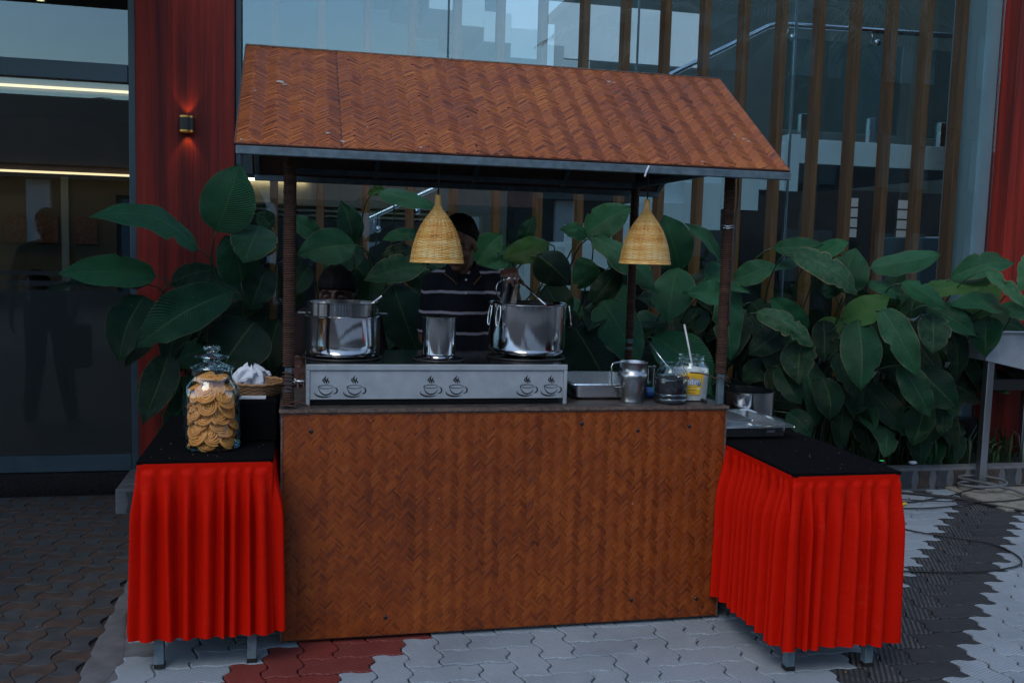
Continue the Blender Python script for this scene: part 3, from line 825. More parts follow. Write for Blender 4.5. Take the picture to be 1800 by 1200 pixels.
# ------------------------------------------------------------------ across the street, seen mirrored in the glass
ob = thing('low_building', 'low grey building with a dark pitched roof across the street', 'building', (-6, -17, 0))
part('wall', 'wall_far', [(-34, 9, -22, -15.5, 0, 3.0)], ob, 0)
m = MB(); m.prism([(-15.2, 2.95), (-18.7, 4.9), (-22.3, 2.95), (-22.3, 3.1), (-18.7, 5.1), (-15.0, 3.1)], (-34.4, 0, 0), (0, 1, 0), (0, 0, 1), (43.8, 0, 0)); m.build('roof', MAT['roofdark'], ob)
part('fascia', 'concrete', [(-34, 9, -15.18, -15.02, 2.80, 3.05)], ob, 0)
for k in range(14): part('added_column', 'tissue', [(-26 + k * 2.5, -25.5 + k * 2.5, -15.48, -15.30, 0.0, 2.78)], ob, 0)  # white columns added so the steel pots reflect bright vertical streaks
for k, x in enumerate((-12, -9.2, -7.5, -4.0, -1.0, 3.0)):
    part('shutter', ('wall_far', 'white_wall', 'wicker', 'fridge', 'wall_far', 'wicker')[k], [(x, x + 1.6, -15.49, -15.42, 0.2, 2.4)], ob, 0)
wl = thing('sky_blocker', 'unseen tall grey block added behind the palms to hide the sky', 'building', (20, -19, 0))  # added block, keeps sky out of the right-hand glass reflection
part('wall', 'wall_far', [(8.6, 50, -24, -16.5, 0, 9.3)], wl, 0)
part('roof', 'roofdark', [(8.4, 50.3, -24.2, -16.2, 9.3, 9.6)], wl, 0)
for k in range(9):
    for z in (0.8, 3.6, 6.6): part('window', 'mullion', [(10.5 + k * 3.0, 12.1 + k * 3.0, -16.49, -16.42, z, z + 1.5)], wl, 0)
def palm(x, y, h, s, label, seed):
    r = random.Random(seed); t = thing('palm_tree', label, 'palm tree', (x, y, 0))
    P = [(x + 0.25 * math.sin(k / 8 * 1.6) , y, h * k / 8) for k in range(9)]
    m = MB(); m.tube(P, [0.16 - 0.006 * k for k in range(9)], 10); m.build('trunk', MAT['trunk'], t)
    top = Vector(P[-1])
    for i in range(22):
        az = i * 2.4 + r.uniform(-0.2, 0.2); el = r.uniform(-0.5, 1.15); L = s * r.uniform(0.85, 1.1)
        d = Vector((math.cos(az), math.sin(az), 0)); m = MB()
        C = [top + d * (L * q * math.cos(el * (1 - q * 0.5))) + Vector((0, 0, L * (math.sin(el) * q - 0.55 * q * q))) for q in [k / 14 for k in range(15)]]
        m.tube(C, [0.022 * (1 - k / 17) for k in range(15)], 4)
        for k in range(1, 15):
            tt = (C[k] - C[k - 1]).normalized(); sd = tt.cross(Vector((0, 0, 1))).normalized()
            for e in range(3):
                b = C[k - 1].lerp(C[k], e / 3)
                for sg in (-1, 1):
                    l = 0.5 * s / 2.6 * math.sin(math.pi * min(0.12 + k / 16, 1)) + 0.06
                    q = b + sd * sg * l * 0.75 + tt * l * 0.5 + Vector((0, 0, -l * r.uniform(0.25, 0.7)))
                    n = len(m.v); m.v += [b, b + tt * 0.035, q]; m.face((n, n + 1, n + 2))
        m.build('frond', MAT['frond'], t)
palm(-6.3, -19.5, 4.6, 1.6, 'small palm showing above the roof across the street', 1)
palm(-4.6, -20.5, 4.4, 1.5, 'second small palm behind the low roof across the street', 2)
palm(5.9, -7.8, 5.5, 2.2, 'tall palm across the street mirrored high in the glass', 3)
palm(8.9, -7.2, 5.9, 2.7, 'broad palm mirrored in the right part of the glass', 4)
palm(12.0, -8.8, 6.9, 2.8, 'tallest palm at the right end of the palm row', 5)
def tree(x, y, h, w, label, seed):
    r = random.Random(seed); t = thing('tree', label, 'tree', (x, y, 0)); m = MB()
    m.tube([(x, y, 0), (x + 0.1, y, h * 0.3), (x, y + 0.1, h * 0.6)], [0.2, 0.16, 0.08], 8)
    for k in range(7):
        a = k * 0.9; m.tube([(x, y, h * (0.3 + 0.04 * k)), (x + math.cos(a) * w * 0.5, y + math.sin(a) * w * 0.5, h * (0.55 + 0.05 * k))], [0.07, 0.02], 6)
    m.build('trunk', MAT['trunk'], t)
    m = MB()
    cl = [Vector((x + r.gauss(0, w * 0.42), y + r.gauss(0, w * 0.42), h * (0.62 + r.gauss(0, 0.16)))) for _ in range(46)]
    for c in cl:
        for q in range(120):
            p = c + Vector((r.gauss(0, 0.36), r.gauss(0, 0.36), r.gauss(0, 0.26)))
            a = Vector((r.uniform(-1, 1), r.uniform(-1, 1), r.uniform(-1, 1))).normalized() * 0.10
            b = a.cross(Vector((r.uniform(-1, 1), r.uniform(-1, 1), 1))).normalized() * 0.05
            n = len(m.v); m.v += [p - a, p + b, p + a, p - b]; m.face((n, n + 1, n + 2, n + 3))
    m.build('crown', MAT['frond'], t)
if 0: tree(8.2, -10.5, 7.5, 2.6, 'dense broad tree standing behind the palm row', 1)
if 0: tree(12.8, -11.5, 8.5, 3.0, 'larger dense tree beyond the palm row', 2)
tree(19.5, -11.0, 8.0, 2.6, 'dense tree beyond the palm row across the street', 3)

# ------------------------------------------------------------------ steel prep stand at the right edge
ct = thing('steel_stand', 'stainless steel prep stand cut off by the right edge', 'steel stand', (4.8, 1.7, 0))
m = MB(); m.prism([(0, 0.86), (0, 1.035), (0.9, 1.035), (0.9, 0.72), (0.35, 0.79)], (4.335, 1.735, 0), (1, 0, 0), (0, 0, 1), (0, 0.6, 0)); m.build('hopper', MAT['stove'], ct, 30)
m = MB(); m.bbox(4.325, 5.25, 1.722, 1.734, 1.030, 1.046, 0.003); m.build('rim', MAT['steel_dull'], ct)
m = MB(); m.box(4.42, 5.2, 1.78, 2.30, 0.66, 0.73); m.build('under_shelf', MAT['blackm'], ct)
for (x, y) in ((4.37, 1.75), (5.12, 1.75), (4.37, 2.27), (5.12, 2.27)):
    m = MB(); m.bbox(x, x + 0.05, y, y + 0.05, 0.016, 0.87, 0.004); m.build('leg', MAT['steel_dull'], ct)
m = MB(); m.tube([(4.40 + 0.16 * math.cos(a / 20 * 6.283), 1.76 + 0.11 * math.sin(a / 20 * 6.283), 0.028 + 0.002 * a) for a in range(30)] + [(4.50, 1.60, 0.05), (4.52, 1.50, 0.035)], 0.009, 8)
tag(m.build('water_hose', MAT['concrete']), 'white hose coiled round the foot of the steel stand', 'hose')
def cable(label, P, r=0.0042):
    m = MB(); m.tube(catmull(P, 8), r, 6); return tag(m.build('cable', MAT['rubber']), label, 'cable')
cable('black cable looping across the pale and black paving', [(4.9, 1.64, 0.024), (4.3, 1.45, 0.022), (3.75, 1.58, 0.012), (3.58, 1.75, 0.012), (3.9, 1.72, 0.012), (4.15, 1.50, 0.014), (3.75, 1.40, 0.010), (3.35, 1.45, 0.009), (3.20, 1.30, 0.009), (3.35, 0.98, 0.009), (3.62, 0.72, 0.009), (3.55, 0.42, 0.009), (3.2, 0.34, 0.009), (2.75, 0.42, 0.009), (2.3, 0.48, 0.009)])
cable('black cable running along the kerb to the steel stand', [(3.0, 1.80, 0.01), (3.6, 1.55, 0.01), (4.0, 1.62, 0.01), (4.6, 1.80, 0.024), (5.6, 1.6, 0.024)], 0.005)
cable('thick black cable lying straight beside the kerb', [(3.75, 1.78, 0.012), (4.05, 1.60, 0.012), (4.35, 1.22, 0.012), (4.9, 1.0, 0.012)], 0.008)
m = MB(); m.tube([(3.55, 1.47, 0.012), (3.66, 1.50, 0.012)], 0.011, 8); tag(m.build('cable_plug', MAT['yellow']), 'yellow cable joint lying by the kerb', 'cable joint')
# ------------------------------------------------------------------ the stall
W = 1.733; H = 0.88; XL, XR = -0.1553, 1.8947; YE, ZE = -0.1053, 1.8071; YR, ZR = 0.5752, 2.2629; YB = 2 * YR - YE
stall = thing('food_stall', 'brown woven bamboo stall with a pitched roof on four rope wrapped posts', 'stall', (W / 2, 0.5, 0))
rw = random.Random(11)
def weave(mb, o, u, v, nrm, L, Hh, cw=0.046, step=0.0125, sg=1):
    o = Vector(o); u = Vector(u); v = Vector(v); nrm = Vector(nrm); nc = int(round(L / cw)); cw = L / nc
    for c in range(nc):
        up_ = 1 if c % 2 == 0 else -1
        ct = rw.uniform(-0.10, 0.10)
        k = -int(cw / step) - 2
        while k * step < Hh + cw + step:
            b = k * step + rw.uniform(-0.0012, 0.0012); h = step * rw.uniform(0.84, 0.97)
            e0 = rw.uniform(-0.004, 0.016) ; e1 = rw.uniform(-0.004, 0.016)
            u0 = c * cw - e0; u1 = (c + 1) * cw + e1
            hgt = rw.uniform(0.0013, 0.0024)
            mb.t = min(1, max(0, rw.gauss(0.5, 0.13) + ct + 0.05 * up_))  # strips slanting one way painted lighter, as if catching more light
            if rw.random() < 0.05: mb.t = rw.uniform(0, 0.12)
            n = len(mb.v); ok = True
            for q, hz in ((0, 0.0003), (0.24, hgt), (0.76, hgt), (1, 0.0003)):
                uu = u0 + (u1 - u0) * q
                rel = uu - c * cw
                vv = b + (rel if up_ > 0 else cw - rel)
                U_ = min(max(uu, 0), L)
                mb.v.append(o + u * U_ + v * min(max(vv, 0), Hh) + nrm * hz)
                mb.v.append(o + u * U_ + v * min(max(vv + h, 0), Hh) + nrm * (hz * 0.55))
            if not (b + cw + h < 0 or b > Hh):
                for q in range(3): mb.face((n + 2 * q, n + 2 * q + 2, n + 2 * q + 3, n + 2 * q + 1))
            else: del mb.v[n:]
            k += 1
def wv_obj(name, o, u, v, nrm, L, Hh, parent, **k):
    m = MB(); weave(m, o, u, v, nrm, L, Hh, **k)
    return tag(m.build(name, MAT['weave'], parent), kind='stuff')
# front panel, a little twisted like the real one
m = MB(); m.bbox(0, W, 0, 0.012, 0.012, 0.866, 0.002); fp = m.build('front_panel', MAT['ply'], stall)
wv_obj('bamboo_strips', (0.005, -0.0006, 0.017), (1, 0, 0), (0, 0, 1), (0, -1, 0), W - 0.010, 0.845, fp, cw=0.027, step=0.0098)
for (x, z) in ((0.105, 0.80), (1.13, 0.815), (1.575, 0.80), (0.385, 0.085), (1.36, 0.10), (1.64, 0.09), (1.36, 0.785)):
    m = MB(); m.lathe([(0.008, 0), (0.007, -0.003), (0.003, -0.0035), (0.0005, -0.002)], 12, (x, -0.0026, z), M=Matrix.Rotation(R(-90), 3, 'X')); m.build('screw', MAT['granite'], fp)
m = MB(); m.box(-0.0022, 0.0048, -0.0035, 0.011, 0.012, 0.866); m.box(W - 0.0048, W + 0.0015, -0.0035, 0.011, 0.012, 0.866); m.box(0.006, W - 0.006, -0.003, 0.011, 0.863, 0.8668); m.build('panel_edge', MAT['edge'], fp)
for x in (0.0, W - 0.012):
    m = MB(); m.bbox(x, x + 0.012, 0.0125, 0.62, 0.012, 0.866, 0.002); m.build('side_panel', MAT['ply'], stall)
m = MB(); m.bbox(-0.008, W + 0.006, -0.008, 0.64, 0.8675, 0.880, 0.003); cb = m.build('counter_top', MAT['counter'], stall)
m = MB(); m.box(-0.0085, W + 0.0065, -0.0095, -0.0075, 0.869, 0.8815); m.build('edge_strip', MAT['edge'], cb)
# posts
def helix(cx, cy, z0, z1, Rr, r, seed):
    q = random.Random(seed); m = MB(); turns = (z1 - z0) / (2 * r * 0.97); N = int(turns * 9); pts = []
    for k in range(N + 1):
        a = k / 9 * 2 * math.pi; R2 = Rr + 0.0012 * noise.noise(Vector((k * 0.13, seed, 0)))
        pts.append((cx + R2 * math.cos(a), cy + R2 * math.sin(a), z0 + (z1 - z0) * k / N + 0.0012 * noise.noise(Vector((k * 0.31, 5, seed)))))
    base = len(m.v); n = 5
    for k, p in enumerate(pts):
        a = k / 9 * 2 * math.pi; rad = Vector((math.cos(a), math.sin(a), 0))
        for i in range(n):
            an = 2 * math.pi * i / n; m.v.append(Vector(p) + r * (math.cos(an) * rad + math.sin(an) * Vector((0, 0, 1))))
    for k in range(N):
        m.t = min(1, max(0, 0.5 + 0.35 * noise.noise(Vector((k * 0.05, seed * 3.1, 2))) + 0.15 * math.sin(k * 0.7)))
        for i in range(n):
            a = base + k * n; j = (i + 1) % n; m.face((a + i, a + j, a + n + j, a + n + i), True)
    return m
PX0, PX1, PY0, PY1, ZT = 0.0235, W - 0.0175, 0.034, 1.123, 1.845
posts = []
for (x, y, zb, wraps, sd) in ((PX0, PY0, 0.8805, [(0.885, 0.945), (0.955, 0.960), (1.03, 1.80)], 1), (PX1, PY0, 0.8805, [(1.005, 1.80)], 2), (PX0, PY1, 0.0, [(0.3, 1.80)], 3), (PX1, PY1, 0.0, [(0.3, 0.985), (1.0, 1.02), (1.04, 1.80)], 4)):
    m = MB(); m.bbox(x - 0.0125, x + 0.0125, y - 0.0125, y + 0.0125, zb, ZT, 0.002); po = m.build('post', MAT['frame'], stall)
    for (a, b) in wraps: helix(x, y, a, b, 0.0185, 0.0042, sd).build('rope_wrap', MAT['rope'], po)
    if sd == 1:
        m = MB()
        for z in (0.955, 0.968, 0.983, 0.996, 1.009): m.tube([(x + 0.019 * math.cos(a / 12 * 6.283), y + 0.019 * math.sin(a / 12 * 6.283), z + 0.002 * math.sin(a)) for a in range(12)], 0.004, 5, closed=True)
        m.build('rope_band', MAT['rope'], po)
        m = MB(); m.tube(catmull([(x, y - 0.022, 0.90), (x + 0.03, y - 0.03, 0.908), (x + 0.06, y - 0.03, 0.897), (x + 0.085, y - 0.04, 0.886)], 5), 0.0035, 5); m.tube(catmull([(x - 0.025, y - 0.015, 0.888), (x, y - 0.035, 0.895), (x + 0.03, y - 0.03, 0.887)], 5), 0.004, 5); m.build('rope_tail', MAT['rope'], po)
    if sd == 2:
        m = MB(); m.tube(catmull([(x - 0.02, y - 0.02, 0.985), (x - 0.06, y + 0.02, 1.0), (x - 0.11, y + 0.05, 1.003)], 5), 0.0028, 5); m.tube(catmull([(x - 0.02, y - 0.02, 0.995), (x + 0.02, y - 0.024, 0.978), (x + 0.024, y, 0.965), (x + 0.03, y - 0.02, 0.955)], 5), 0.0028, 5)
        m.tube(catmull([(x + 0.01, y - 0.02, 1.0), (x + 0.028, y - 0.02, 0.985), (x + 0.036, y - 0.01, 0.968)], 5), 0.0028, 5); m.build('rope_tail', MAT['rope'], po)
        m = MB()
        for z in (1.585, 1.593): m.tube([(x + 0.0245 * math.cos(a / 12 * 6.283), y + 0.0245 * math.sin(a / 12 * 6.283), z + 0.003 * math.sin(a * 2.1)) for a in range(12)], 0.0032, 5, closed=True)
        m.tube([(x - 0.02, y - 0.02, 1.588), (x - 0.03, y - 0.024, 1.582)], 0.003, 5); m.build('wire_tie', MAT['steel_dull'], po)
m = MB(); m.tube(catmull([(PX1 + 0.024, PY0 - 0.02, 1.80), (PX1 + 0.027, PY0 - 0.02, 1.70), (PX1 + 0.020, PY0 - 0.024, 1.62), (PX1 + 0.022, PY0 - 0.022, 1.5), (PX1 + 0.012, PY0 - 0.024, 1.38), (PX1 + 0.016, PY0 - 0.022, 1.2)], 6), 0.0035, 6)
tag(m.build('cable', MAT['rubber']), 'thin black cable hanging down the front right post', 'cable')
# frame under the roof
def bar(p0, p1, w=0.025, name='roof_bar', mat='frame', par=None, hh=None):
    p0 = Vector(p0); p1 = Vector(p1); d = p1 - p0; q = d.to_track_quat('X', 'Z').to_matrix().to_4x4(); q.translation = p0
    hh = hh or w
    m = MB(); m.bbox(0, d.length, -w / 2, w / 2, -hh / 2, hh / 2, 0.002, q); return m.build(name, MAT[mat], par or stall)
bar((XL + 0.004, YE - 0.004, ZE - 0.0225), (XR - 0.002, YE - 0.004, ZE - 0.0225), 0.028, 'eave_beam')
bar((XL + 0.004, YB + 0.004, ZE - 0.0225), (XR - 0.002, YB + 0.004, ZE - 0.0225), 0.028, 'eave_beam')
bar((XL + 0.03, YR, ZR - 0.033), (XR - 0.03, YR, ZR - 0.033), 0.025, 'ridge_beam')
for x in (PX0, PX1): bar((x, PY0 + 0.013, ZT - 0.03), (x, PY1 - 0.013, ZT - 0.03), 0.024, 'tie_beam')
bar((PX0 + 0.013, PY1, ZT - 0.03), (PX1 - 0.013, PY1, ZT - 0.03), 0.024, 'tie_beam')
sl_ = Vector((0, YR - YE, ZR - ZE)).normalized()
for x in (XL + 0.02, 0.42, 0.90, 1.36, XR - 0.02):
    for s in (1, -1):
        y0 = YE + 0.03 if s > 0 else YB - 0.03; y1 = YR - 0.02 if s > 0 else YR + 0.02
        bar((x, y0, ZE + 0.0), (x, y1, ZR - 0.032), 0.022, 'rafter')
# gable panels
for x in (PX0, PX1):
    m = MB(); m.prism([(PY0, ZT - 0.015), (PY1, ZT - 0.015), (PY1, ZT + 0.03), (YR, ZR - 0.05), (PY0, ZT + 0.03)], (x - 0.004, 0, 0), (0, 1, 0), (0, 0, 1), (0.008, 0, 0)); m.build('gable_panel', MAT['ply'], stall)
# roof slopes
def slope(front):
    s = 1 if front else -1
    e = Vector((0, YE if front else YB, ZE)); r = Vector((0, YR, ZR)); v = (r - e).normalized(); n = Vector((0, -s * v.z, abs(v.y)))
    L = (r - e).length
    m = MB(); Mx = Matrix(((1, 0, 0, XL), (0, v.y, n.y, e.y), (0, v.z, n.z, e.z), (0, 0, 0, 1)))
    m.bbox(0, XR - XL, 0, L, -0.010, -0.001, 0.001, Mx)
    o = m.build('roof_slope', MAT['ply'], stall)
    mw = MB()
    ow = Vector((XL, 0, 0)) + e + n * -0.0004
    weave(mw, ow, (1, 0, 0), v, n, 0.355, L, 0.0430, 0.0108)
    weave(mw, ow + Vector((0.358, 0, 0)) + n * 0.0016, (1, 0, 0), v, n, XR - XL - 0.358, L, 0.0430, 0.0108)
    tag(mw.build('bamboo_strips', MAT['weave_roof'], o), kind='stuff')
    m = MB(); m.box(-0.001, XR - XL + 0.001, -0.003, 0.004, -0.0105, 0.001, Mx); m.box(-0.003, 0.003, 0, L, -0.0105, 0.0012, Mx); m.box(XR - XL - 0.003, XR - XL + 0.003, 0, L, -0.0105, 0.0012, Mx)
    m.build('roof_edge', MAT['ply'], o)
    if front:
        q = random.Random(5)
        for (u, w_, sz) in ((0.14, 0.49, 0.022), (0.155, 0.47, 0.016), (0.05, 0.40, 0.010), (0.31, 0.10, 0.012), (1.50, 0.70, 0.016), (1.52, 0.695, 0.012), (1.92, 0.27, 0.011), (1.945, 0.24, 0.016), (1.96, 0.22, 0.012), (1.90, 0.24, 0.009), (0.02, 0.02, 0.012), (0.45, 0.16, 0.008), (0.36, 0.045, 0.016), (0.63, 0.03, 0.012), (1.70, 0.03, 0.010)):
            m = MB(); P = []
            for k in range(9):
                a = k / 9 * 6.283; rr = sz * 0.62 * q.uniform(0.35, 1.1); P.append((u + rr * math.cos(a) * 1.2, w_ + rr * math.sin(a)))
            m.prism(P, Mx @ Vector((0, 0, 0.0035)), (1, 0, 0), v, n * 0.0006); m.build('paint_flake', MAT['paint'], o)
    return o
slope(True); slope(False)
m = MB(); m.tube([(XL, YR, ZR + 0.001), (XR, YR, ZR + 0.001)], 0.0055, 6); m.build('ridge_strip', MAT['edge'], stall)
m = MB(); m.tube(catmull([(1.315, YE - 0.02, ZE - 0.01), (1.305, YE - 0.024, ZE - 0.03), (1.300, YE - 0.02, ZE - 0.05)], 4), 0.004, 5); tag(m.build('string', MAT['tissue']), 'scrap of white string hanging from the front eave', 'string')

# ------------------------------------------------------------------ lampshades
def shade_mesh():
    prof = [(0.000, 0.113), (0.03, 0.1095), (0.07, 0.102), (0.11, 0.090), (0.15, 0.073), (0.185, 0.051), (0.21, 0.032), (0.225, 0.021), (0.238, 0.014), (0.25, 0.011), (0.285, 0.0105)]
    def rad(z):
        for (a, b), (c, d) in zip(prof[:-1], prof[1:]):
            if z <= c: return b + (d - b) * (z - a) / (c - a)
        return prof[-1][1]
    q = random.Random(2); m = MB(); NR = 46; n = 72; ribs = 24
    for k in range(NR):
        z = 0.003 + 0.235 * (k / (NR - 1)); Rr = rad(z); amp = min(0.0022, Rr * 0.06); th = 0.0024
        b = len(m.v); lo = q.uniform(-0.2, 0.2)
        for i in range(n):
            a = 2 * math.pi * i / n; wob = amp * math.cos(a * ribs / 2 + math.pi * (k % 2))
            zz = z + 0.0012 * noise.noise(Vector((math.cos(a) * 3, math.sin(a) * 3, k * 0.9)))
            rd = Vector((math.cos(a), math.sin(a), 0))
            for e in range(4):
                an = e * math.pi / 2; m.v.append(rd * (Rr + wob + th * 0.8 * math.cos(an)) + Vector((0, 0, zz + th * math.sin(an))))
        for i in range(n):
            a = 2 * math.pi * i / n
            m.t = 0.52 + lo * 1.1 + 0.35 * noise.noise(Vector((math.cos(a) * 2, math.sin(a) * 2, z * 14))) - 0.9 * (z - 0.12)* 1.5
            m.t = min(1, max(0, m.t)); j = (i + 1) % n
            for e in range(4):
                f = (e + 1) % 4; m.face((b + i * 4 + e, b + j * 4 + e, b + j * 4 + f, b + i * 4 + f), True)
    m.t = 0.45
    for zr, rr in ((0.0, 0.0036), (0.007, 0.0032)):
        m.tube([((rad(zr) + 0.001) * math.cos(a / 48 * 6.2832), (rad(zr) + 0.001) * math.sin(a / 48 * 6.2832), zr) for a in range(48)], rr, 6, closed=True)
    rb = MB(); rb.t = 0.35
    for i in range(ribs):
        a = 2 * math.pi * (i + 0.0) / ribs
        rb.tube([((rad(z) - 0.0002) * math.cos(a), (rad(z) - 0.0002) * math.sin(a), z) for z in [0.285 * k / 14 for k in range(15)]], 0.0022, 4)
    ob = MB(); ob.t = 0.5
    ob.lathe([(0.0125, 0.236), (0.0135, 0.246), (0.0115, 0.252), (0.0118, 0.262), (0.011, 0.268), (0.0125, 0.276), (0.0115, 0.286), (0.002, 0.287)], 14)
    return m, rb, ob
sm, rb, nb = shade_mesh()
ls = thing('lampshade', 'woven rattan lampshade hanging in front of the standing man', 'lampshade', (0.557, 0.03, 1.422), 0, 'rattan lampshades under the stall roof')
w_ = sm.build('woven_shade', MAT['rattan'], ls); w_.matrix_parent_inverse.identity()
o = rb.build('rib_cage', MAT['rattan'], ls); o.matrix_parent_inverse.identity()
o = nb.build('neck', MAT['rattan'], ls); o.matrix_parent_inverse.identity()
m = MB(); m.tube([(0, 0, 0.284), (0.002, 0.002, 0.45), (0, 0.002, 0.505)], 0.0035, 6); o = m.build('cord', MAT['rubber'], ls); o.matrix_parent_inverse.identity()
m = MB(); m.lathe([(0.001, 0.10), (0.02, 0.105), (0.028, 0.13), (0.024, 0.155), (0.013, 0.175), (0.013, 0.23)], 16); o = m.build('bulb', MAT['white'], ls); o.matrix_parent_inverse.identity()
ls.scale = (0.865, 0.865, 0.865)
l2 = dup(ls, None, (1.372, 0.03, 1.437), 0.7); l2['label'] = 'woven rattan lampshade hanging beside the back right post'

# ------------------------------------------------------------------ stove
stv = thing('gas_stove', 'long steel gas stove with six cup cut outs on its front', 'stove', (0.585, 0.3, H))
SX0, SX1, SY0, SY1, SZ0, SZ1 = 0.086, 1.084, 0.060, 0.58, 0.905, 1.036
m = MB(); m.bbox(SX0, SX1, SY0, SY0 + 0.012, SZ1 - 0.022, SZ1, 0.002); m.bbox(SX0, SX0 + 0.014, SY0, SY0 + 0.012, H + 0.001, SZ1 - 0.0225, 0.002); m.bbox(SX1 - 0.014, SX1, SY0, SY0 + 0.012, H + 0.001, SZ1 - 0.0225, 0.002)
m.bbox(SX0, SX0 + 0.014, SY1 - 0.014, SY1, H + 0.001, SZ1 - 0.004, 0.002); m.bbox(SX1 - 0.014, SX1, SY1 - 0.014, SY1, H + 0.001, SZ1 - 0.004, 0.002)
m.build('frame', MAT['stove'], stv)
m = MB(); m.bbox(SX0 + 0.0145, SX1 - 0.0145, SY0 + 0.006, SY0 + 0.010, SZ0, SZ1 - 0.0235, 0.001); pan = m.build('front_plate', MAT['stove'], stv)
m = MB(); m.box(SX0 + 0.001, SX1 - 0.001, SY0 + 0.0125, SY1, SZ1 - 0.006, SZ1 - 0.001); m.build('top_plate', MAT['steel'], stv)
for x in (SX0, SX1 - 0.004):
    m = MB(); m.box(x, x + 0.004, SY0 + 0.0125, SY1 - 0.0145, SZ0, SZ1 - 0.0065); m.build('side_plate', MAT['steel_dull'], stv)
m = MB(); m.box(SX0 + 0.02, SX1 - 0.02, SY0 + 0.05, SY1 - 0.02, H + 0.001, SZ0 + 0.01); m.build('drip_tray', MAT['blackm'], stv)
def ribbon(mb, P, wd, y):
    P = [Vector((a, 0, b)) for a, b in P]; n = len(P); b0 = len(mb.v)
    for k in range(n):
        t = (P[min(k + 1, n - 1)] - P[max(k - 1, 0)]).normalized(); nn = Vector((-t.z, 0, t.x)); w = wd[k] if isinstance(wd, list) else wd
        mb.v += [P[k] + nn * w / 2 + Vector((0, y, 0)), P[k] - nn * w / 2 + Vector((0, y, 0))]
    for k in range(n - 1): mb.face((b0 + 2 * k, b0 + 2 * k + 1, b0 + 2 * k + 3, b0 + 2 * k + 2))
def arc(cx, cz, rx, rz, a0, a1, n=18): return [(cx + rx * math.cos(R(a0 + (a1 - a0) * k / n)), cz + rz * math.sin(R(a0 + (a1 - a0) * k / n))) for k in range(n + 1)]
tap = lambda n, w, lo=0.15: [w * (lo + (1 - lo) * math.sin(math.pi * k / n)) for k in range(n + 1)]
ic = MB()
ribbon(ic, arc(0, 0.0, 0.0275, 0.0062, 0, 360, 28), [0.0018 + 0.0014 * (0.5 - 0.5 * math.cos(2 * math.pi * k / 28)) for k in range(29)], 0)
ribbon(ic, arc(0.001, 0.0015, 0.0275, 0.031, 190, 335, 20), tap(20, 0.0056, 0.25), -0.0001)
ribbon(ic, arc(0.031, -0.0135, 0.0105, 0.0115, -120, 95, 18), tap(18, 0.0056, 0.2), -0.0002)
ribbon(ic, arc(-0.004, -0.021, 0.036, 0.0165, 165, 318, 20), tap(20, 0.0062, 0.1), -0.0003)
for k, (x, z0, h) in enumerate(((-0.0075, 0.012, 0.022), (0.000, 0.009, 0.034), (0.0085, 0.012, 0.024))):
    ribbon(ic, [(x + 0.0035 * math.sin(q / 12 * 6.283 + 0.6), z0 + h * q / 12) for q in range(13)], tap(12, 0.0070 if k == 1 else 0.0054, 0.08), -0.0004)
icm = ic.mesh('cup_cut_out', MAT['ink'])
for x in (0.158, 0.263, 0.549, 0.647, 0.924, 1.020):
    o = link('cup_cut_out', icm, pan, Matrix.Translation((x, SY0 + 0.0053, 0.952)))
m = MB()
for (cx, cy, r) in ((0.226, 0.29, 0.15), (0.60, 0.22, 0.10), (0.975, 0.32, 0.16)):
    m.tube([(cx + r * math.cos(a / 36 * 6.283), cy + r * math.sin(a / 36 * 6.283), SZ1 + 0.004) for a in range(36)], 0.0045, 6, closed=True)
    for k in range(4):
        a = k * math.pi / 2 + 0.4; m.bbox(cx - r, cx - r * 0.25, cy - 0.004, cy + 0.004, SZ1 - 0.002, SZ1 + 0.008, 0.001, Matrix.Translation((cx, cy, 0)) @ Matrix.Rotation(a, 4, 'Z') @ Matrix.Translation((-cx, -cy, 0)))
m.build('burner_grate', MAT['blackm'], stv)
m = MB(); m.tube([(0.03, 0.20, 0.955), (0.055, 0.18, 0.957), (0.082, 0.17, 0.957)], 0.0065, 8); m.lathe([(0.009, 0), (0.009, 0.014), (0.0065, 0.018)], 12, (0.045, 0.188, 0.949)); m.build('gas_nozzle', MAT['steel_dull'], stv)
SZT = SZ1 + 0.0085

# ------------------------------------------------------------------ pots
def wall(profile_out, th, r0, z0):
    inn = [(max(r - th, 0.0005), z) for r, z in reversed(profile_out)]
    return profile_out + inn
p1 = thing('cooking_pot', 'wide steel pot with a deep lid at the left of the stove', 'pot', (0.227, 0.285, SZT))
m = MB(); zb = SZT
m.lathe([(0.001, zb), (0.118, zb), (0.134, zb + 0.008), (0.1430, zb + 0.022), (0.1450, zb + 0.05), (0.1450, zb + 0.150), (0.1480, zb + 0.154), (0.1485, zb + 0.158), (0.145, zb + 0.160), (0.1415, zb + 0.158), (0.141, zb + 0.05), (0.12, zb + 0.012), (0.001, zb + 0.01)], 56, (0.227, 0.285, 0)); m.build('body', MAT['steel_pot'], p1, 40)
m = MB(); m.lathe([(0.001, zb + 0.187), (0.132, zb + 0.187), (0.1365, zb + 0.195), (0.137, zb + 0.207), (0.1405, zb + 0.209), (0.1405, zb + 0.212), (0.135, zb + 0.212), (0.1345, zb + 0.150), (0.138, zb + 0.150), (0.138, zb + 0.206)], 56, (0.227, 0.285, 0)); m.build('lid', MAT['steel'], p1, 40)
m = MB()
for s in (-1, 1): m.prism([(s * 0.142, 0.030), (s * 0.172, 0.022), (s * 0.172, -0.022), (s * 0.142, -0.030)], (0.227, 0.285, zb + 0.166), (1, 0, 0), (0, 1, 0), (0, 0, 0.003))
m.build('ear_handle', MAT['steel_dull'], p1)
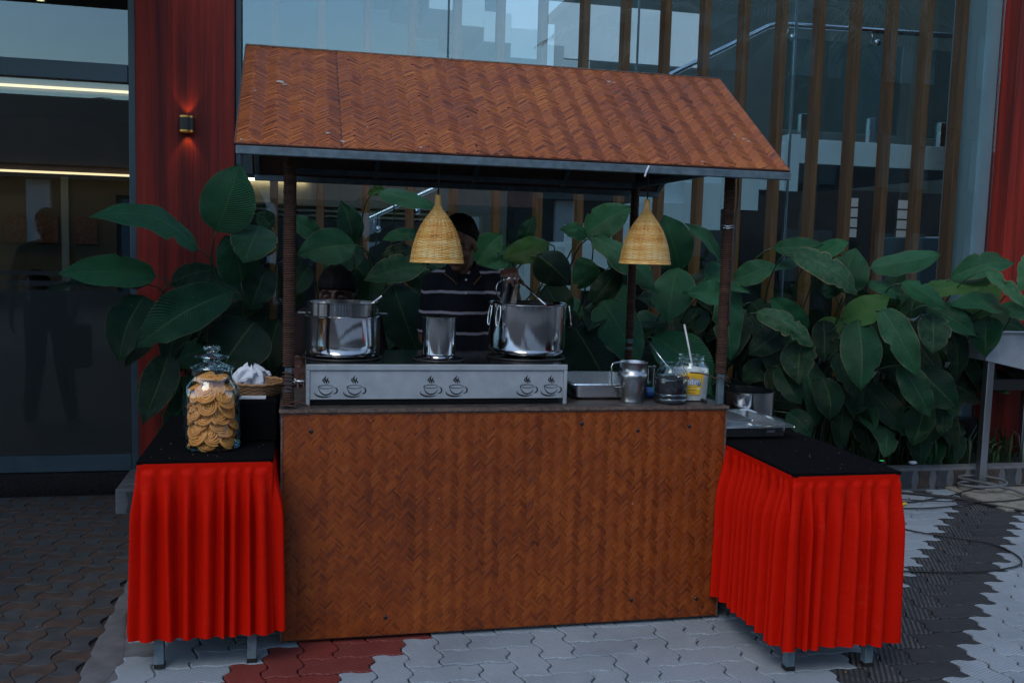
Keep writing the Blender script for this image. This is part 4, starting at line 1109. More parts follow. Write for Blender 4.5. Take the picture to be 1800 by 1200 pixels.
m = MB(); m.tube([(0.30, 0.32, zb + 0.10), (0.335, 0.27, zb + 0.205), (0.375, 0.23, zb + 0.240)], [0.004, 0.0048, 0.0048], 8); m.ell((0.29, 0.33, zb + 0.09), 0.035, 0.035, 0.02, 14)
tag(m.build('ladle', MAT['steel']), 'steel ladle handle leaning on the left pot', 'ladle')
p2 = thing('canister', 'small plain steel canister in the middle of the stove', 'canister', (0.598, 0.21, SZT))
m = MB(); m.lathe([(0.001, zb), (0.058, zb), (0.064, zb + 0.006), (0.066, zb + 0.02), (0.066, zb + 0.158), (0.0685, zb + 0.160), (0.0685, zb + 0.163), (0.0645, zb + 0.163), (0.0640, zb + 0.02), (0.001, zb + 0.015)], 44, (0.598, 0.215, 0)); m.build('body', MAT['steel_pot'], p2, 40)
p3 = thing('stock_pot', 'large steel pot with wire ring handles at the right of the stove', 'pot', (0.977, 0.315, SZT))
m = MB(); c3 = (0.977, 0.315, 0)
m.lathe([(0.001, zb), (0.100, zb), (0.140, zb + 0.010), (0.1540, zb + 0.022), (0.1585, zb + 0.036), (0.1590, zb + 0.209), (0.1625, zb + 0.212), (0.1635, zb + 0.216), (0.1605, zb + 0.219), (0.1560, zb + 0.216), (0.1555, zb + 0.04), (0.10, zb + 0.014), (0.001, zb + 0.012)], 64, c3); m.build('body', MAT['steel_pot'], p3, 40)
m = MB(); m.lathe([(0.001, zb + 0.12), (0.155, zb + 0.12)], 48, c3); m.build('milk', MAT['cream'], p3)
for s, dx in ((-1, 0.0), (1, 0.0)):
    for a in ((-0.62, -0.30) if s < 0 else (0.22,)):
        an = a if s < 0 else a
        x = 0.977 + s * 0.166 * abs(math.cos(an)); y = 0.315 - 0.166 * math.sin(abs(an))
        tx = Vector((-(y - 0.315), x - 0.977, 0)).normalized()
        m = MB(); P = []
        for k in range(25):
            q = k / 24 * 2 * math.pi; P.append(Vector((x, y, zb + 0.169)) + tx * 0.011 * math.cos(q) + Vector((0, 0, 0.042 * math.sin(q))) + Vector((x - 0.977, y - 0.315, 0)).normalized() * (0.010 - 0.006 * math.sin(q)))
        m.tube(P[:-1], 0.0023, 6, closed=True); m.build('ring_handle', MAT['chrome'], p3)
m = MB(); m.tube([(1.06, 0.38, zb + 0.13), (1.085, 0.335, zb + 0.197), (1.0, 0.42, zb + 0.30)][:1] + [(1.088, 0.36, zb + 0.185), (0.965, 0.44, zb + 0.31)], 0.0042, 8); m.ell((1.06, 0.39, zb + 0.12), 0.04, 0.04, 0.02, 14)
tag(m.build('ladle', MAT['steel']), 'steel ladle with a long thin handle in the large pot', 'ladle')
mg = thing('steel_mug', 'steel mug held by the standing man over the large pot', 'mug', (0.905, 0.36, 1.246))
Mm = Matrix.Rotation(R(3), 3, 'Y')
m = MB(); m.lathe([(0.001, 0.002), (0.030, 0), (0.0335, 0.004), (0.040, 0.110), (0.0425, 0.113), (0.0415, 0.116), (0.0385, 0.113), (0.032, 0.01), (0.001, 0.008)], 36, (0.904, 0.36, 1.246), M=Mm); m.build('cup', MAT['steel'], mg, 40)
m = MB(); m.tube(catmull([(0.870, 0.345, 1.345), (0.852, 0.335, 1.335), (0.850, 0.335, 1.295), (0.872, 0.345, 1.275)], 5), 0.003, 6); m.build('handle', MAT['steel'], mg)
# ------------------------------------------------------------------ things on the counter
tr = thing('steel_tray', 'shallow steel tray lying on the counter right of the stove', 'tray', (1.25, 0.28, H))
def pan_mesh(x0, x1, y0, y1, z0, z1, rim=0.018, r=0.03):
    def loop(a, b, c, d, z, rr):
        P = []
        for (cx, cy, s) in ((b - rr, c + rr, -90), (b - rr, d - rr, 0), (a + rr, d - rr, 90), (a + rr, c + rr, 180)):
            for k in range(5):
                an = R(s + 90 * k / 4); P.append(Vector((cx + rr * math.cos(an), cy + rr * math.sin(an), z)))
        return P
    L = [loop(x0 + 0.012, x1 - 0.012, y0 + 0.012, y1 - 0.012, z0, r), loop(x0, x1, y0, y1, z0 + 0.010, r), loop(x0 - 0.004, x1 + 0.004, y0 - 0.004, y1 + 0.004, z1, r), loop(x0 - rim, x1 + rim, y0 - rim, y1 + rim, z1 + 0.001, r * 0.6), loop(x0 - rim - 0.001, x1 + rim + 0.001, y0 - rim - 0.001, y1 + rim + 0.001, z1 - 0.004, r * 0.6)]
    m = MB(); n = 20
    for l in L: m.v += l
    for k in range(4):
        for i in range(n): m.face((k * n + i, k * n + (i + 1) % n, (k + 1) * n + (i + 1) % n, (k + 1) * n + i), k < 2)
    m.face(list(range(n)))
    return m
pan_mesh(1.145, 1.43, 0.16, 0.52, 0.8825, 0.948).build('pan', MAT['pan_steel'], tr, 35)
m = MB(); m.box(1.342, 1.372, 0.135, 0.1385, 0.915, 0.924); m.build('maker_tab', MAT['steel_dull'], tr)

jg = thing('steel_jug', 'dull steel water jug with a wire handle on the counter', 'jug', (1.373, 0.12, H))
jc = (1.373, 0.115, 0)
m = MB(); z = H + 0.0008
m.lathe([(0.001, z), (0.046, z), (0.047, z + 0.005), (0.045, z + 0.009), (0.049, z + 0.03), (0.058, z + 0.075), (0.0615, z + 0.105), (0.0605, z + 0.115), (0.055, z + 0.121), (0.0515, z + 0.126), (0.0515, z + 0.140), (0.056, z + 0.158), (0.0585, z + 0.160), (0.0565, z + 0.162), (0.0495, z + 0.140), (0.053, z + 0.10), (0.045, z + 0.02), (0.001, z + 0.012)], 48, jc); m.build('body', m_steel('dull_jug_steel', 0.30, (0.40, 0.41, 0.42)), jg, 50)
m = MB(); m.tube(catmull([(1.325, 0.10, z + 0.158), (1.298, 0.09, z + 0.162), (1.274, 0.082, z + 0.155), (1.270, 0.08, z + 0.125), (1.276, 0.083, z + 0.075), (1.290, 0.088, z + 0.062), (1.318, 0.095, z + 0.06)], 6), 0.0032, 8); m.build('handle', MAT['steel'], jg)
cu = thing('steel_cup', 'narrow steel cup behind the jug', 'cup', (1.50, 0.30, H))
m = MB(); m.lathe([(0.001, z), (0.028, z), (0.031, z + 0.10), (0.036, z + 0.104), (0.036, z + 0.107), (0.029, z + 0.104), (0.026, z + 0.006), (0.001, z + 0.005)], 28, (1.508, 0.30, 0.015)); m.build('body', MAT['steel'], cu, 40)
bp = thing('bottle', 'small green and blue bottle lying behind the dark jar', 'bottle', (1.50, 0.24, H))
Mb = Matrix.Rotation(R(90), 3, 'Y')
m = MB(); m.lathe([(0.001, 0), (0.02, 0.001), (0.022, 0.006), (0.022, 0.03)], 18, (1.465, 0.21, z + 0.022), M=Mb); m.build('cap', MAT['blue'], bp, 40)
m = MB(); m.lathe([(0.0215, 0.0302), (0.024, 0.04), (0.024, 0.10), (0.001, 0.101)], 18, (1.465, 0.21, z + 0.025), M=Mb); m.build('body', MAT['greenp'], bp, 40)

jd = thing('plastic_jar', 'clear plastic jar of dark powder beside the yellow labelled jar', 'jar', (1.527, 0.085, H))
dc = (1.527, 0.088, 0)
m = MB(); out = [(0.060, z), (0.066, z + 0.006), (0.0665, z + 0.018), (0.063, z + 0.022), (0.0665, z + 0.027), (0.0665, z + 0.036), (0.063, z + 0.040), (0.0670, z + 0.046), (0.0670, z + 0.098), (0.0645, z + 0.104), (0.0665, z + 0.110), (0.062, z + 0.128), (0.050, z + 0.142), (0.049, z + 0.158), (0.052, z + 0.159), (0.052, z + 0.163), (0.048, z + 0.163)]
m.lathe(out, 44, dc, capb=True); m.build('shell', MAT['plastic'], jd, 50)
m = MB(); ins = [(r - 0.0018, zz + (0.001 if i == 0 else 0)) for i, (r, zz) in enumerate(out[:9])] + [(0.05, z + 0.103), (0.02, z + 0.106), (0.001, z + 0.107)]
m.lathe(ins, 40, dc, capb=True); m.build('powder', MAT['dark_liquid'], jd, 40)
m = MB(); m.tube([(1.452, 0.16, 1.118), (1.505, 0.115, 1.040), (1.549, 0.085, 0.985)], [0.0022, 0.0028, 0.0035], 8); m.ell((1.556, 0.08, 0.975), 0.013, 0.008, 0.016, 12); tag(m.build('spoon', MAT['steel']), 'long steel spoon standing in the dark powder jar', 'spoon')

jp = thing('pudding_jar', 'plastic jar of white powder with a yellow label', 'jar', (1.645, 0.165, H))
pc = Vector((1.645, 0.168, 0))
po = [(0.062, z), (0.068, z + 0.004), (0.0695, z + 0.02), (0.0735, z + 0.075), (0.0755, z + 0.110), (0.0745, z + 0.128), (0.068, z + 0.142), (0.058, z + 0.152), (0.0555, z + 0.158), (0.0555, z + 0.165), (0.0575, z + 0.167), (0.0575, z + 0.170), (0.0555, z + 0.172), (0.0555, z + 0.180), (0.057, z + 0.182), (0.057, z + 0.185), (0.053, z + 0.185)]
m = MB(); m.lathe(po, 48, pc, capb=True); m.build('shell', MAT['jar'], jp, 50)
m = MB(); ins = [(r - 0.0016, zz + (0.0008 if i == 0 else 0)) for i, (r, zz) in enumerate(po[:6])] + [(0.05, z + 0.132), (0.001, z + 0.130)]
m.lathe(ins, 44, pc, capb=True); m.build('powder', MAT['cream'], jp, 40)
def jr(zz):
    for (a, b), (c, d) in zip(po[:-1], po[1:]):
        if zz <= d: return a + (c - a) * (zz - b) / max(d - b, 1e-6)
    return 0.05
A0 = R(-109)      # direction the label faces
def on_jar(s, h, off):
    zz = z + h; r = jr(zz) + off; a = A0 + s / 0.0725
    return pc + Vector((r * math.cos(a), r * math.sin(a), zz))
def label_w(v):
    return 0.052 * (1 - 0.25 * max(0, v - 0.75) / 0.25 * max(0, v - 0.75) / 0.25) * (0.93 + 0.07 * min(1, v * 3))
m = MB(); m.grid(lambda u, v: on_jar((u * 2 - 1) * (0.036 + 0.014 * min(1.0, v * 1.6)) * (1 if v < 0.86 else (1 - ((v - 0.86) / 0.14) ** 2 * 0.35)), 0.028 + v * 0.092, 0.0012), 20, 16); lab = m.build('label', MAT['yellow'], jp)
def patch(name, mat, P, off, par):
    # flat print laid round the jar
    m = MB(); c = Vector((sum(p[0] for p in P) / len(P), sum(p[1] for p in P) / len(P)))
    m.v = [on_jar(c[0], c[1], off)] + [on_jar(a, b, off) for a, b in P]
    n = len(P)
    for i in range(n): m.face((0, 1 + i, 1 + (i + 1) % n))
    return m.build(name, MAT[mat], par)
def text_on_jar(txt, size, s0, h0, slope, mat, off, name, offset=0.0, bold=0.0):
    cu_ = bpy.data.curves.new('lettering', 'FONT'); cu_.body = txt; cu_.size = size; cu_.offset = offset; cu_.align_x = 'CENTER'; cu_.resolution_u = 3
    tob = bpy.data.objects.new('lettering', cu_); COL.objects.link(tob)
    dg = bpy.context.evaluated_depsgraph_get(); me = bpy.data.meshes.new_from_object(tob.evaluated_get(dg))
    bpy.data.objects.remove(tob)
    bm = bmesh.new(); bm.from_mesh(me); bmesh.ops.triangulate(bm, faces=bm.faces[:])
    bmesh.ops.subdivide_edges(bm, edges=[e for e in bm.edges if e.calc_length() > size * 0.25], cuts=2)
    for v in bm.verts: v.co = on_jar(s0 + v.co.x * 0.92, h0 + v.co.y * 1.15 + v.co.x * slope, off)
    bm.to_mesh(me); bm.free(); me.materials.clear(); me.materials.append(MAT[mat]); me.name = name
    return link(name, me, lab)
patch('lime_band', 'limeg', [(-0.044, 0.055), (0.040, 0.068), (0.040, 0.074), (0.0, 0.070), (-0.044, 0.063)], 0.0016, lab)
text_on_jar('Pudding', 0.029, -0.006, 0.070, 0.13, 'blue', 0.0019, 'lettering', 0.0022)
text_on_jar('Pudding', 0.029, -0.006, 0.070, 0.13, 'white', 0.0023, 'lettering', 0.0006)
patch('logo_oval', 'logo', [(-0.022 + 0.013 * math.cos(a / 16 * 6.283), 0.0975 + 0.0068 * math.sin(a / 16 * 6.283)) for a in range(16)], 0.0017, lab)
patch('logo_bar', 'white', [(-0.030, 0.0965), (-0.015, 0.0970), (-0.015, 0.0985), (-0.030, 0.0982)], 0.0020, lab)
for (a, b, h, t_) in ((-0.030, 0.036, 0.0595, 0.0028), (-0.026, 0.020, 0.0485, 0.0016), (-0.020, 0.012, 0.0445, 0.0016), (-0.012, 0.014, 0.0365, 0.0016), (-0.022, 0.018, 0.0330, 0.0018)):
    q = random.Random(int(h * 1e5)); x = a
    while x < b:
        w = q.uniform(0.002, 0.006); patch('print_line', 'greenp' if h > 0.055 else 'ink', [(x, h + x * 0.13 * (h > 0.055)), (x + w, h + (x + w) * 0.13 * (h > 0.055)), (x + w, h + t_ + (x + w) * 0.13 * (h > 0.055)), (x, h + t_ + x * 0.13 * (h > 0.055))], 0.0018, lab); x += w + 0.0014
patch('print_seal', 'white', [(0.024, 0.050), (0.033, 0.051), (0.033, 0.057), (0.024, 0.056)], 0.0018, lab)
m = MB(); m.tube([(1.620, 0.20, 1.188), (1.637, 0.185, 1.10), (1.655, 0.17, 1.0)], [0.0042, 0.004, 0.004], 8); tag(m.build('stick', MAT['stick']), 'white plastic stirrer standing in the yellow labelled jar', 'stirrer')
m = MB(); m.tube([(1.665, 0.05, 0.888), (1.70, 0.30, 0.888)], 0.006, 8); tag(m.build('rod', MAT['blackm']), 'dark rod lying at the right end of the counter', 'rod')
m = MB(); m.lathe([(0.001, 0), (0.011, 0.001), (0.012, 0.018), (0.001, 0.02)], 14, (1.69, 0.20, H + 0.001)); tag(m.build('loose_stopper', MAT['stick']), 'white bottle cap at the right end of the counter', 'cap')

# ------------------------------------------------------------------ side tables with black cloth and red skirt
def side_table(nm, x0, x1, y0, y1, zt, legs, sk, seed, labels):
    t = thing('folding_table', labels[0], 'table', ((x0 + x1) / 2, (y0 + y1) / 2, 0), 0, 'skirted side tables')
    m = MB(); m.bbox(x0 + 0.004, x1 - 0.004, y0 + 0.004, y1 - 0.004, zt - 0.03, zt - 0.004, 0.003); m.build('tabletop', MAT['ply'], t)
    for (x, y) in legs:
        m = MB(); m.bbox(x - 0.016, x + 0.016, y - 0.016, y + 0.016, 0.012, zt - 0.031, 0.002); lg = m.build('leg', MAT['legs'], t)
        m = MB(); m.box(x - 0.0175, x + 0.0175, y - 0.0175, y + 0.0175, 0.001, 0.016); m.build('rubber_foot', MAT['rubber'], lg)
    m = MB()
    for a, b in ((0, 1), (1, 2), (2, 3), (3, 0)):
        p, q = legs[a], legs[b]; m.tube([(p[0], p[1], 0.55), (q[0], q[1], 0.55)], 0.009, 6)
    m.build('stretcher', MAT['legs'], t)
    q = random.Random(seed)
    m = MB()
    def cl(u, v):
        x = x0 - 0.006 + (x1 - x0 + 0.012) * u; y = y0 - 0.006 + (y1 - y0 + 0.012) * v
        return (x, y, zt + 0.0012 + 0.0018 * (0.5 + noise.noise(Vector((x * 9, y * 9, seed)))))
    m.grid(cl, 40, 60)
    def hem(u, v):
        s = u * 4
        k = int(min(s, 3.9999)); f = s - k
        e = 0.0065
        c = [(x0 - e, y0 - e), (x1 + e, y0 - e), (x1 + e, y1 + e), (x0 - e, y1 + e), (x0 - e, y0 - e)]
        a, b = c[k], c[k + 1]
        return (a[0] + (b[0] - a[0]) * f, a[1] + (b[1] - a[1]) * f, zt + 0.001 - 0.010 * v)
    m.grid(hem, 80, 1)
    tag(m.build('tablecloth', MAT['black']), labels[1], 'tablecloth', 'black cloths on the side tables')
    cr = MB()
    for k in range(46):
        x = q.uniform(x0 + 0.02, x1 - 0.02); y = y0 + 0.03 + (y1 - y0) * 0.75 * q.random() ** 1.3; r = q.uniform(0.0004, 0.0013)
        cr.lathe([(r, 0), (r * 0.7, r), (0.0003, r * 1.2)], 5, (x, y, zt + 0.003))
    tag(cr.build('crumbs', MAT['paint']), labels[3], 'crumbs', kind='stuff')
    # skirt: pleats run round front, both sides and back
    per = [(x0, y0), (x1, y0), (x1, y1), (x0, y1)]
    segs = []; S = 0
    for k in range(4):
        a = Vector((*per[k], 0)); b = Vector((*per[(k + 1) % 4], 0)); L = (b - a).length; segs.append((S, L, a, b)); S += L
    NP = sk['n']; NC = 900; NV = 26; zbm = sk['zb']; fl = sk['flare']
    ph = [0]; 
    while ph[-1] < 1: ph.append(ph[-1] + q.uniform(0.6, 1.45) / NP)
    ph = [p / ph[-1] for p in ph]; amp_ = [q.uniform(0.65, 1.25) for _ in ph]; wid = [q.uniform(0.42, 0.64) for _ in ph]; sk_ = [q.uniform(-0.012, 0.012) for _ in ph]; bl = [q.uniform(0.0, 0.45) for _ in ph]
    def pt(u, v):
        s = ((u + 0.58) % 1.0) * S
        for (s0, L, a, b) in segs:
            if s <= s0 + L + 1e-9: break
        f = (s - s0) / L; d = (b - a).normalized(); n = Vector((d.y, -d.x, 0)); p = a + (b - a) * f
        # round the corners
        k = segs.index((s0, L, a, b)); nn = n.copy()
        dl = s - s0; dr = L - dl
        if dl < 0.05:
            a2, b2 = segs[k - 1][2], segs[k - 1][3]; d2 = (b2 - a2).normalized(); n2 = Vector((d2.y, -d2.x, 0)); w = 0.5 + 0.5 * dl / 0.05; nn = (n * w + n2 * (1 - w)).normalized()
        elif dr < 0.05:
            a2, b2 = segs[(k + 1) % 4][2], segs[(k + 1) % 4][3]; d2 = (b2 - a2).normalized(); n2 = Vector((d2.y, -d2.x, 0)); w = 0.5 + 0.5 * dr / 0.05; nn = (n * w + n2 * (1 - w)).normalized()
        i = 0
        while i < len(ph) - 2 and ph[i + 1] < u: i += 1
        t = (u - ph[i]) / (ph[i + 1] - ph[i])
        w = wid[i]
        # box pleat: rounded ridge, then a narrow valley
        rg = math.sin(math.pi * min(t / w, 1.0)) ** 0.8 if t < w else -0.75 * math.sin(math.pi * (t - w) / (1 - w))
        grow = min(1, max(0, (v - 0.045) / 0.30)) ; grow = grow * grow * (3 - 2 * grow)
        a_ = 0.0035 + grow * 0.0250 * amp_[i] * (1 - bl[i] * v)
        off = 0.0085 + fl * v ** 1.1 + rg * a_ + 0.003 * v * noise.noise(Vector((9 * math.cos(6.2832 * u), 9 * math.sin(6.2832 * u), v * 2.5 + seed)))
        if v < 0.045: off = 0.0075 + 0.0012 * noise.noise(Vector((u * 90, 0, seed)))
        zz = zt - 0.006 + (zbm - zt) * v + v * (0.010 * noise.noise(Vector((u * 26, 2, seed))) + 0.005 * rg * 0.6 + sk['sag'](p))
        return p + nn * off + d * (sk_[i] * v + 0.004 * rg * v) + Vector((0, 0, zz))
    m = MB(); m.grid(lambda u, v: pt(min(u, 0.999999), [0, 0.02, 0.043, 0.05, 0.075, 0.1][int(round(v * NV))] if round(v * NV) < 6 else 0.1 + 0.9 * (v * NV - 5) / (NV - 5)), NC, NV, flip=True)
    tag(m.build('table_skirt', MAT['red']), labels[2], 'table skirt', 'red pleated table skirts')
side_table('left', -0.462, -0.030, -0.155, 0.72, 0.733, [(-0.405, -0.12), (-0.095, -0.12), (-0.405, 0.66), (-0.095, 0.66)], dict(n=52, zb=0.125, flare=0.016, sag=lambda p: 0.0), 21,
    ('small table under the jar of orange snacks left of the stall', 'black cloth on the left table under the snack jar', 'red pleated skirt on the table left of the stall', 'pale crumbs on the black cloth of the left table'))
side_table('right', 1.745, 2.150, -0.535, 0.47, 0.727, [(1.79, -0.485), (2.095, -0.500), (1.79, 0.42), (2.105, 0.42)], dict(n=54, zb=0.108, flare=0.012, sag=lambda p: 0.0), 22,
    ('small table under the steel pans right of the stall', 'crumb strewn black cloth on the right table', 'dusty red pleated skirt on the table right of the stall', 'pale crumbs on the black cloth of the right table'))

# right table: pans and pot
t2 = thing('steel_tray', 'large steel pan with a smaller pan set in it on the right table', 'tray', (1.9, 0.2, 0.73))
pan_mesh(1.70, 2.035, 0.06, 0.43, 0.731, 0.785, 0.028).build('pan', MAT['pan_steel'], t2, 35)
m = MB(); m.box(1.93, 1.965, 0.028, 0.0315, 0.762, 0.772); m.build('maker_tab', MAT['steel_dull'], t2)
t3 = thing('steel_tray', 'smaller shallow steel pan lying inside the large pan on the right table', 'tray', (1.85, 0.3, 0.745))
pan_mesh(1.735, 1.90, 0.12, 0.40, 0.7435, 0.800, 0.012).build('pan', MAT['pan_steel'], t3, 35)
pt_ = thing('cooking_pot', 'low open steel pot behind the pans on the right table', 'pot', (2.03, 0.56, 0.74))
m = MB(); m.lathe([(0.001, 0.731), (0.125, 0.731), (0.132, 0.738), (0.133, 0.85), (0.137, 0.853), (0.137, 0.856), (0.131, 0.856), (0.129, 0.742), (0.001, 0.737)], 48, (2.105, 0.585, 0)); m.build('body', MAT['steel'], pt_, 40)
m = MB(); m.bbox(1.95, 2.26, 0.48, 0.72, 0.69, 0.7295, 0.004); m.bbox(1.96, 1.99, 0.60, 0.63, 0.0, 0.689, 0.002); m.bbox(2.22, 2.25, 0.60, 0.63, 0.0, 0.689, 0.002); tag(m.build('stool', MAT['blackm']), 'dark low stand carrying the open pot behind the right table', 'stand')

# ------------------------------------------------------------------ snack jar on the left table
JX, JY, JZ = -0.243, 0.045, 0.7365
jar = thing('glass_jar', 'large glass jar with a knobbed lid full of orange spiral snacks', 'jar', (JX, JY, JZ))
jo = [(0.088, 0.0), (0.097, 0.006), (0.099, 0.016), (0.099, 0.190), (0.096, 0.210), (0.088, 0.228), (0.078, 0.240), (0.0715, 0.250), (0.069, 0.262), (0.069, 0.280), (0.074, 0.286), (0.0755, 0.291), (0.073, 0.295), (0.066, 0.295)]
m = MB(); m.lathe(jo, 56, (JX, JY, JZ), capb=True); m.build('jar_wall', MAT['jar'], jar, 40)
m = MB(); m.lathe([(0.001, 0.001), (0.085, 0.001), (0.092, 0.006), (0.080, 0.011), (0.001, 0.013)], 40, (JX, JY, JZ)); m.build('thick_base', MAT['plastic'], jar, 40)
m = MB(); m.lathe([(0.001, 0.287), (0.058, 0.287), (0.060, 0.296), (0.062, 0.2965), (0.060, 0.300), (0.046, 0.306), (0.032, 0.312), (0.030, 0.318), (0.058, 0.326), (0.060, 0.330), (0.058, 0.333), (0.030, 0.338), (0.018, 0.343), (0.020, 0.348), (0.030, 0.354), (0.031, 0.362), (0.027, 0.368), (0.001, 0.370)], 48, (JX, JY, JZ)); m.build('lid', MAT['jar'], jar, 45)
def snack():
    m = MB(); P = []; rr = []
    N = 92
    for k in range(N + 1):
        t = k / N; a = 0.9 + t * 2 * math.pi * 3.7; r = 0.0065 + 0.0305 * t
        P.append((r * math.cos(a), r * math.sin(a), 0.0016 * math.sin(a * 2.3)))
        rr.append(0.0046 if 0 < k < N else 0.003)
    m.tube(P, rr, 6)
    for i in range(len(m.tone)): m.tone[i] = 0.5 + 0.4 * math.sin(i * 0.013) 
    return m
sn = [snack().mesh('spiral_snack', MAT['cookie']) for _ in range(1)]
qs = random.Random(8)
cnt = 0
for lay in range(10):
    zc = JZ + 0.033 + lay * 0.0208
    n = 7
    rad = 0.058 if zc - JZ < 0.205 else 0.058 - (zc - JZ - 0.205) * 0.75
    for k in range(n):
        a = (k + 0.5 * (lay % 2)) / n * 2 * math.pi + qs.uniform(-0.3, 0.3)
        tl = R(qs.gauss(62, 8))
        if lay > 8: tl = R(qs.gauss(25, 12))
        o_ = Vector((math.cos(a), math.sin(a), 0))
        nrm = (o_ * math.sin(tl) + Vector((0, 0, math.cos(tl)))).normalized()
        qt = nrm.to_track_quat('Z', 'Y').to_matrix().to_4x4() @ Matrix.Rotation(qs.uniform(0, 6.28), 4, 'Z') @ Matrix.Diagonal((qs.uniform(0.9, 1.05),) * 2 + (1.15, 1)).to_4x4()
        dist = rad + 0.004 + 0.006 * qs.uniform(-1, 1)
        # keep inside the glass
        ext = 0.040 * math.cos(tl)
        dist = min(dist, 0.0955 - ext - 0.003)
        M = Matrix.Translation(Vector((JX, JY, zc + qs.uniform(-0.004, 0.004))) + o_ * dist) @ qt
        o = link('spiral_snack', sn[0], None, M); tag(o, 'orange fried spiral snack packed in the glass jar', 'snack', 'spiral snacks filling the glass jar'); cnt += 1
for k in range(6):
    a = k / 6 * 6.283 + 0.5; M = Matrix.Translation((JX + 0.028 * math.cos(a), JY + 0.028 * math.sin(a), JZ + 0.240 + 0.008 * (k % 3))) @ Matrix.Rotation(qs.uniform(-0.5, 0.5), 4, 'X') @ Matrix.Rotation(qs.uniform(-0.5, 0.5), 4, 'Y')
    tag(link('spiral_snack', sn[0], None, M), 'orange fried spiral snack packed in the glass jar', 'snack', 'spiral snacks filling the glass jar')
m = MB(); m.lathe([(0.001, 0.0125), (0.062, 0.0125), (0.062, 0.225), (0.001, 0.23)], 24, (JX, JY, JZ)); 
core = tag(MB().build('snack_core', MAT['cookie']) if False else m.build('snack_filling', MAT['cookie']), 'orange snack pieces packed in the middle of the jar', 'snack filling', kind='stuff')

# raised black stand with a basket of tissue behind the jar
m = MB(); m.bbox(-0.20, -0.016, 0.14, 0.55, 0.736, 0.893, 0.006); tag(m.build('display_riser', MAT['black']), 'black cloth covered riser behind the snack jar', 'riser')
bk = thing('wicker_basket', 'shallow brown wicker basket on the black riser', 'basket', (-0.09, 0.27, 0.895))
def basket_wall():
    m = MB(); n = 60
    for k in range(7):
        zz = 0.897 + k * 0.0062; rx = 0.082 + 0.0022 * k; ry = 0.10 + 0.0025 * k
        P = [(-0.095 + (rx + 0.0018 * math.cos(i * math.pi * 0.5 + k * math.pi)) * math.cos(i / n * 6.2832), 0.30 + (ry + 0.0018 * math.cos(i * math.pi * 0.5 + k * math.pi)) * math.sin(i / n * 6.2832), zz) for i in range(n)]
        m.t = 0.4 + 0.1 * (k % 3); m.tube(P, 0.0034, 5, closed=True)
    m.t = 0.7; P = [(-0.095 + 0.098 * math.cos(i / n * 6.2832), 0.30 + 0.118 * math.sin(i / n * 6.2832), 0.941 + 0.0015 * math.sin(i * 1.7)) for i in range(n)]; m.tube(P, 0.006, 6, closed=True)
    return m
basket_wall().build('woven_wall', MAT['wicker'], bk)
m = MB(); m.lathe([(0.001, 0.8945), (0.085, 0.8945)], 24, (-0.095, 0.30, 0)); m.build('base', MAT['wicker'], bk)
m = MB(); qz = random.Random(4)
def tis(u, v):
    a = u * 2 * math.pi; 
    r = 0.052 * math.sin(math.pi * (0.12 + 0.8 * v)) * (1 + 0.45 * noise.noise(Vector((math.cos(a) * 2.2, math.sin(a) * 2.2, v * 3.0))))
    return (-0.118 + r * math.cos(a) * 1.15, 0.255 + r * math.sin(a) * 0.8, 0.92 + 0.085 * v + 0.03 * noise.noise(Vector((math.cos(a) * 1.7, math.sin(a) * 1.7, v * 2 + 5))))
m.grid(tis, 26, 12, smooth=False)
m.grid(lambda u, v: (-0.125 + 0.075 * u + 0.01 * math.sin(v * 5), 0.245 + 0.05 * v, 0.965 + 0.030 * math.sin(u * 3) * (1 - v) + 0.022 * noise.noise(Vector((u * 4, v * 4, 1)))), 9, 9, smooth=False)
tag(m.build('paper_tissue', MAT['tissue']), 'crumpled white tissue sticking out of the wicker basket', 'tissue')
m = MB(); m.box(-0.150, -0.060, 0.155, 0.20, 0.8945, 0.9005); tag(m.build('paper_napkin', MAT['tissue']), 'white napkin lying on the black riser under the basket edge', 'napkin')
# ------------------------------------------------------------------ people
def fuse(mb, name, mat, vox, parent=None, smooth=4, fac=0.5):
    me = mb.mesh('tmp', mat); ob = bpy.data.objects.new('tmp', me); COL.objects.link(ob)
    r = ob.modifiers.new('r', 'REMESH'); r.mode = 'VOXEL'; r.voxel_size = vox; r.use_smooth_shade = True
    s = ob.modifiers.new('s', 'SMOOTH'); s.iterations = smooth; s.factor = fac
    bpy.context.view_layer.update()
    dg = bpy.context.evaluated_depsgraph_get()
    m2 = bpy.data.meshes.new_from_object(ob.evaluated_get(dg)); m2.name = name
    bpy.data.objects.remove(ob)
    m2.materials.clear(); m2.materials.append(mat)
    m2.polygons.foreach_set('use_smooth', [True] * len(m2.polygons))
    return link(name, m2, parent)
def frame(c, f, roll=0.0):
    f = Vector(f).normalized(); r = f.cross(Vector((0, 0, 1))).normalized(); u = r.cross(f)
    M = Matrix((r, f, u)).transposed()   # columns: right, forward, up
    return Vector(c), M @ Matrix.Rotation(roll, 3, 'Y')
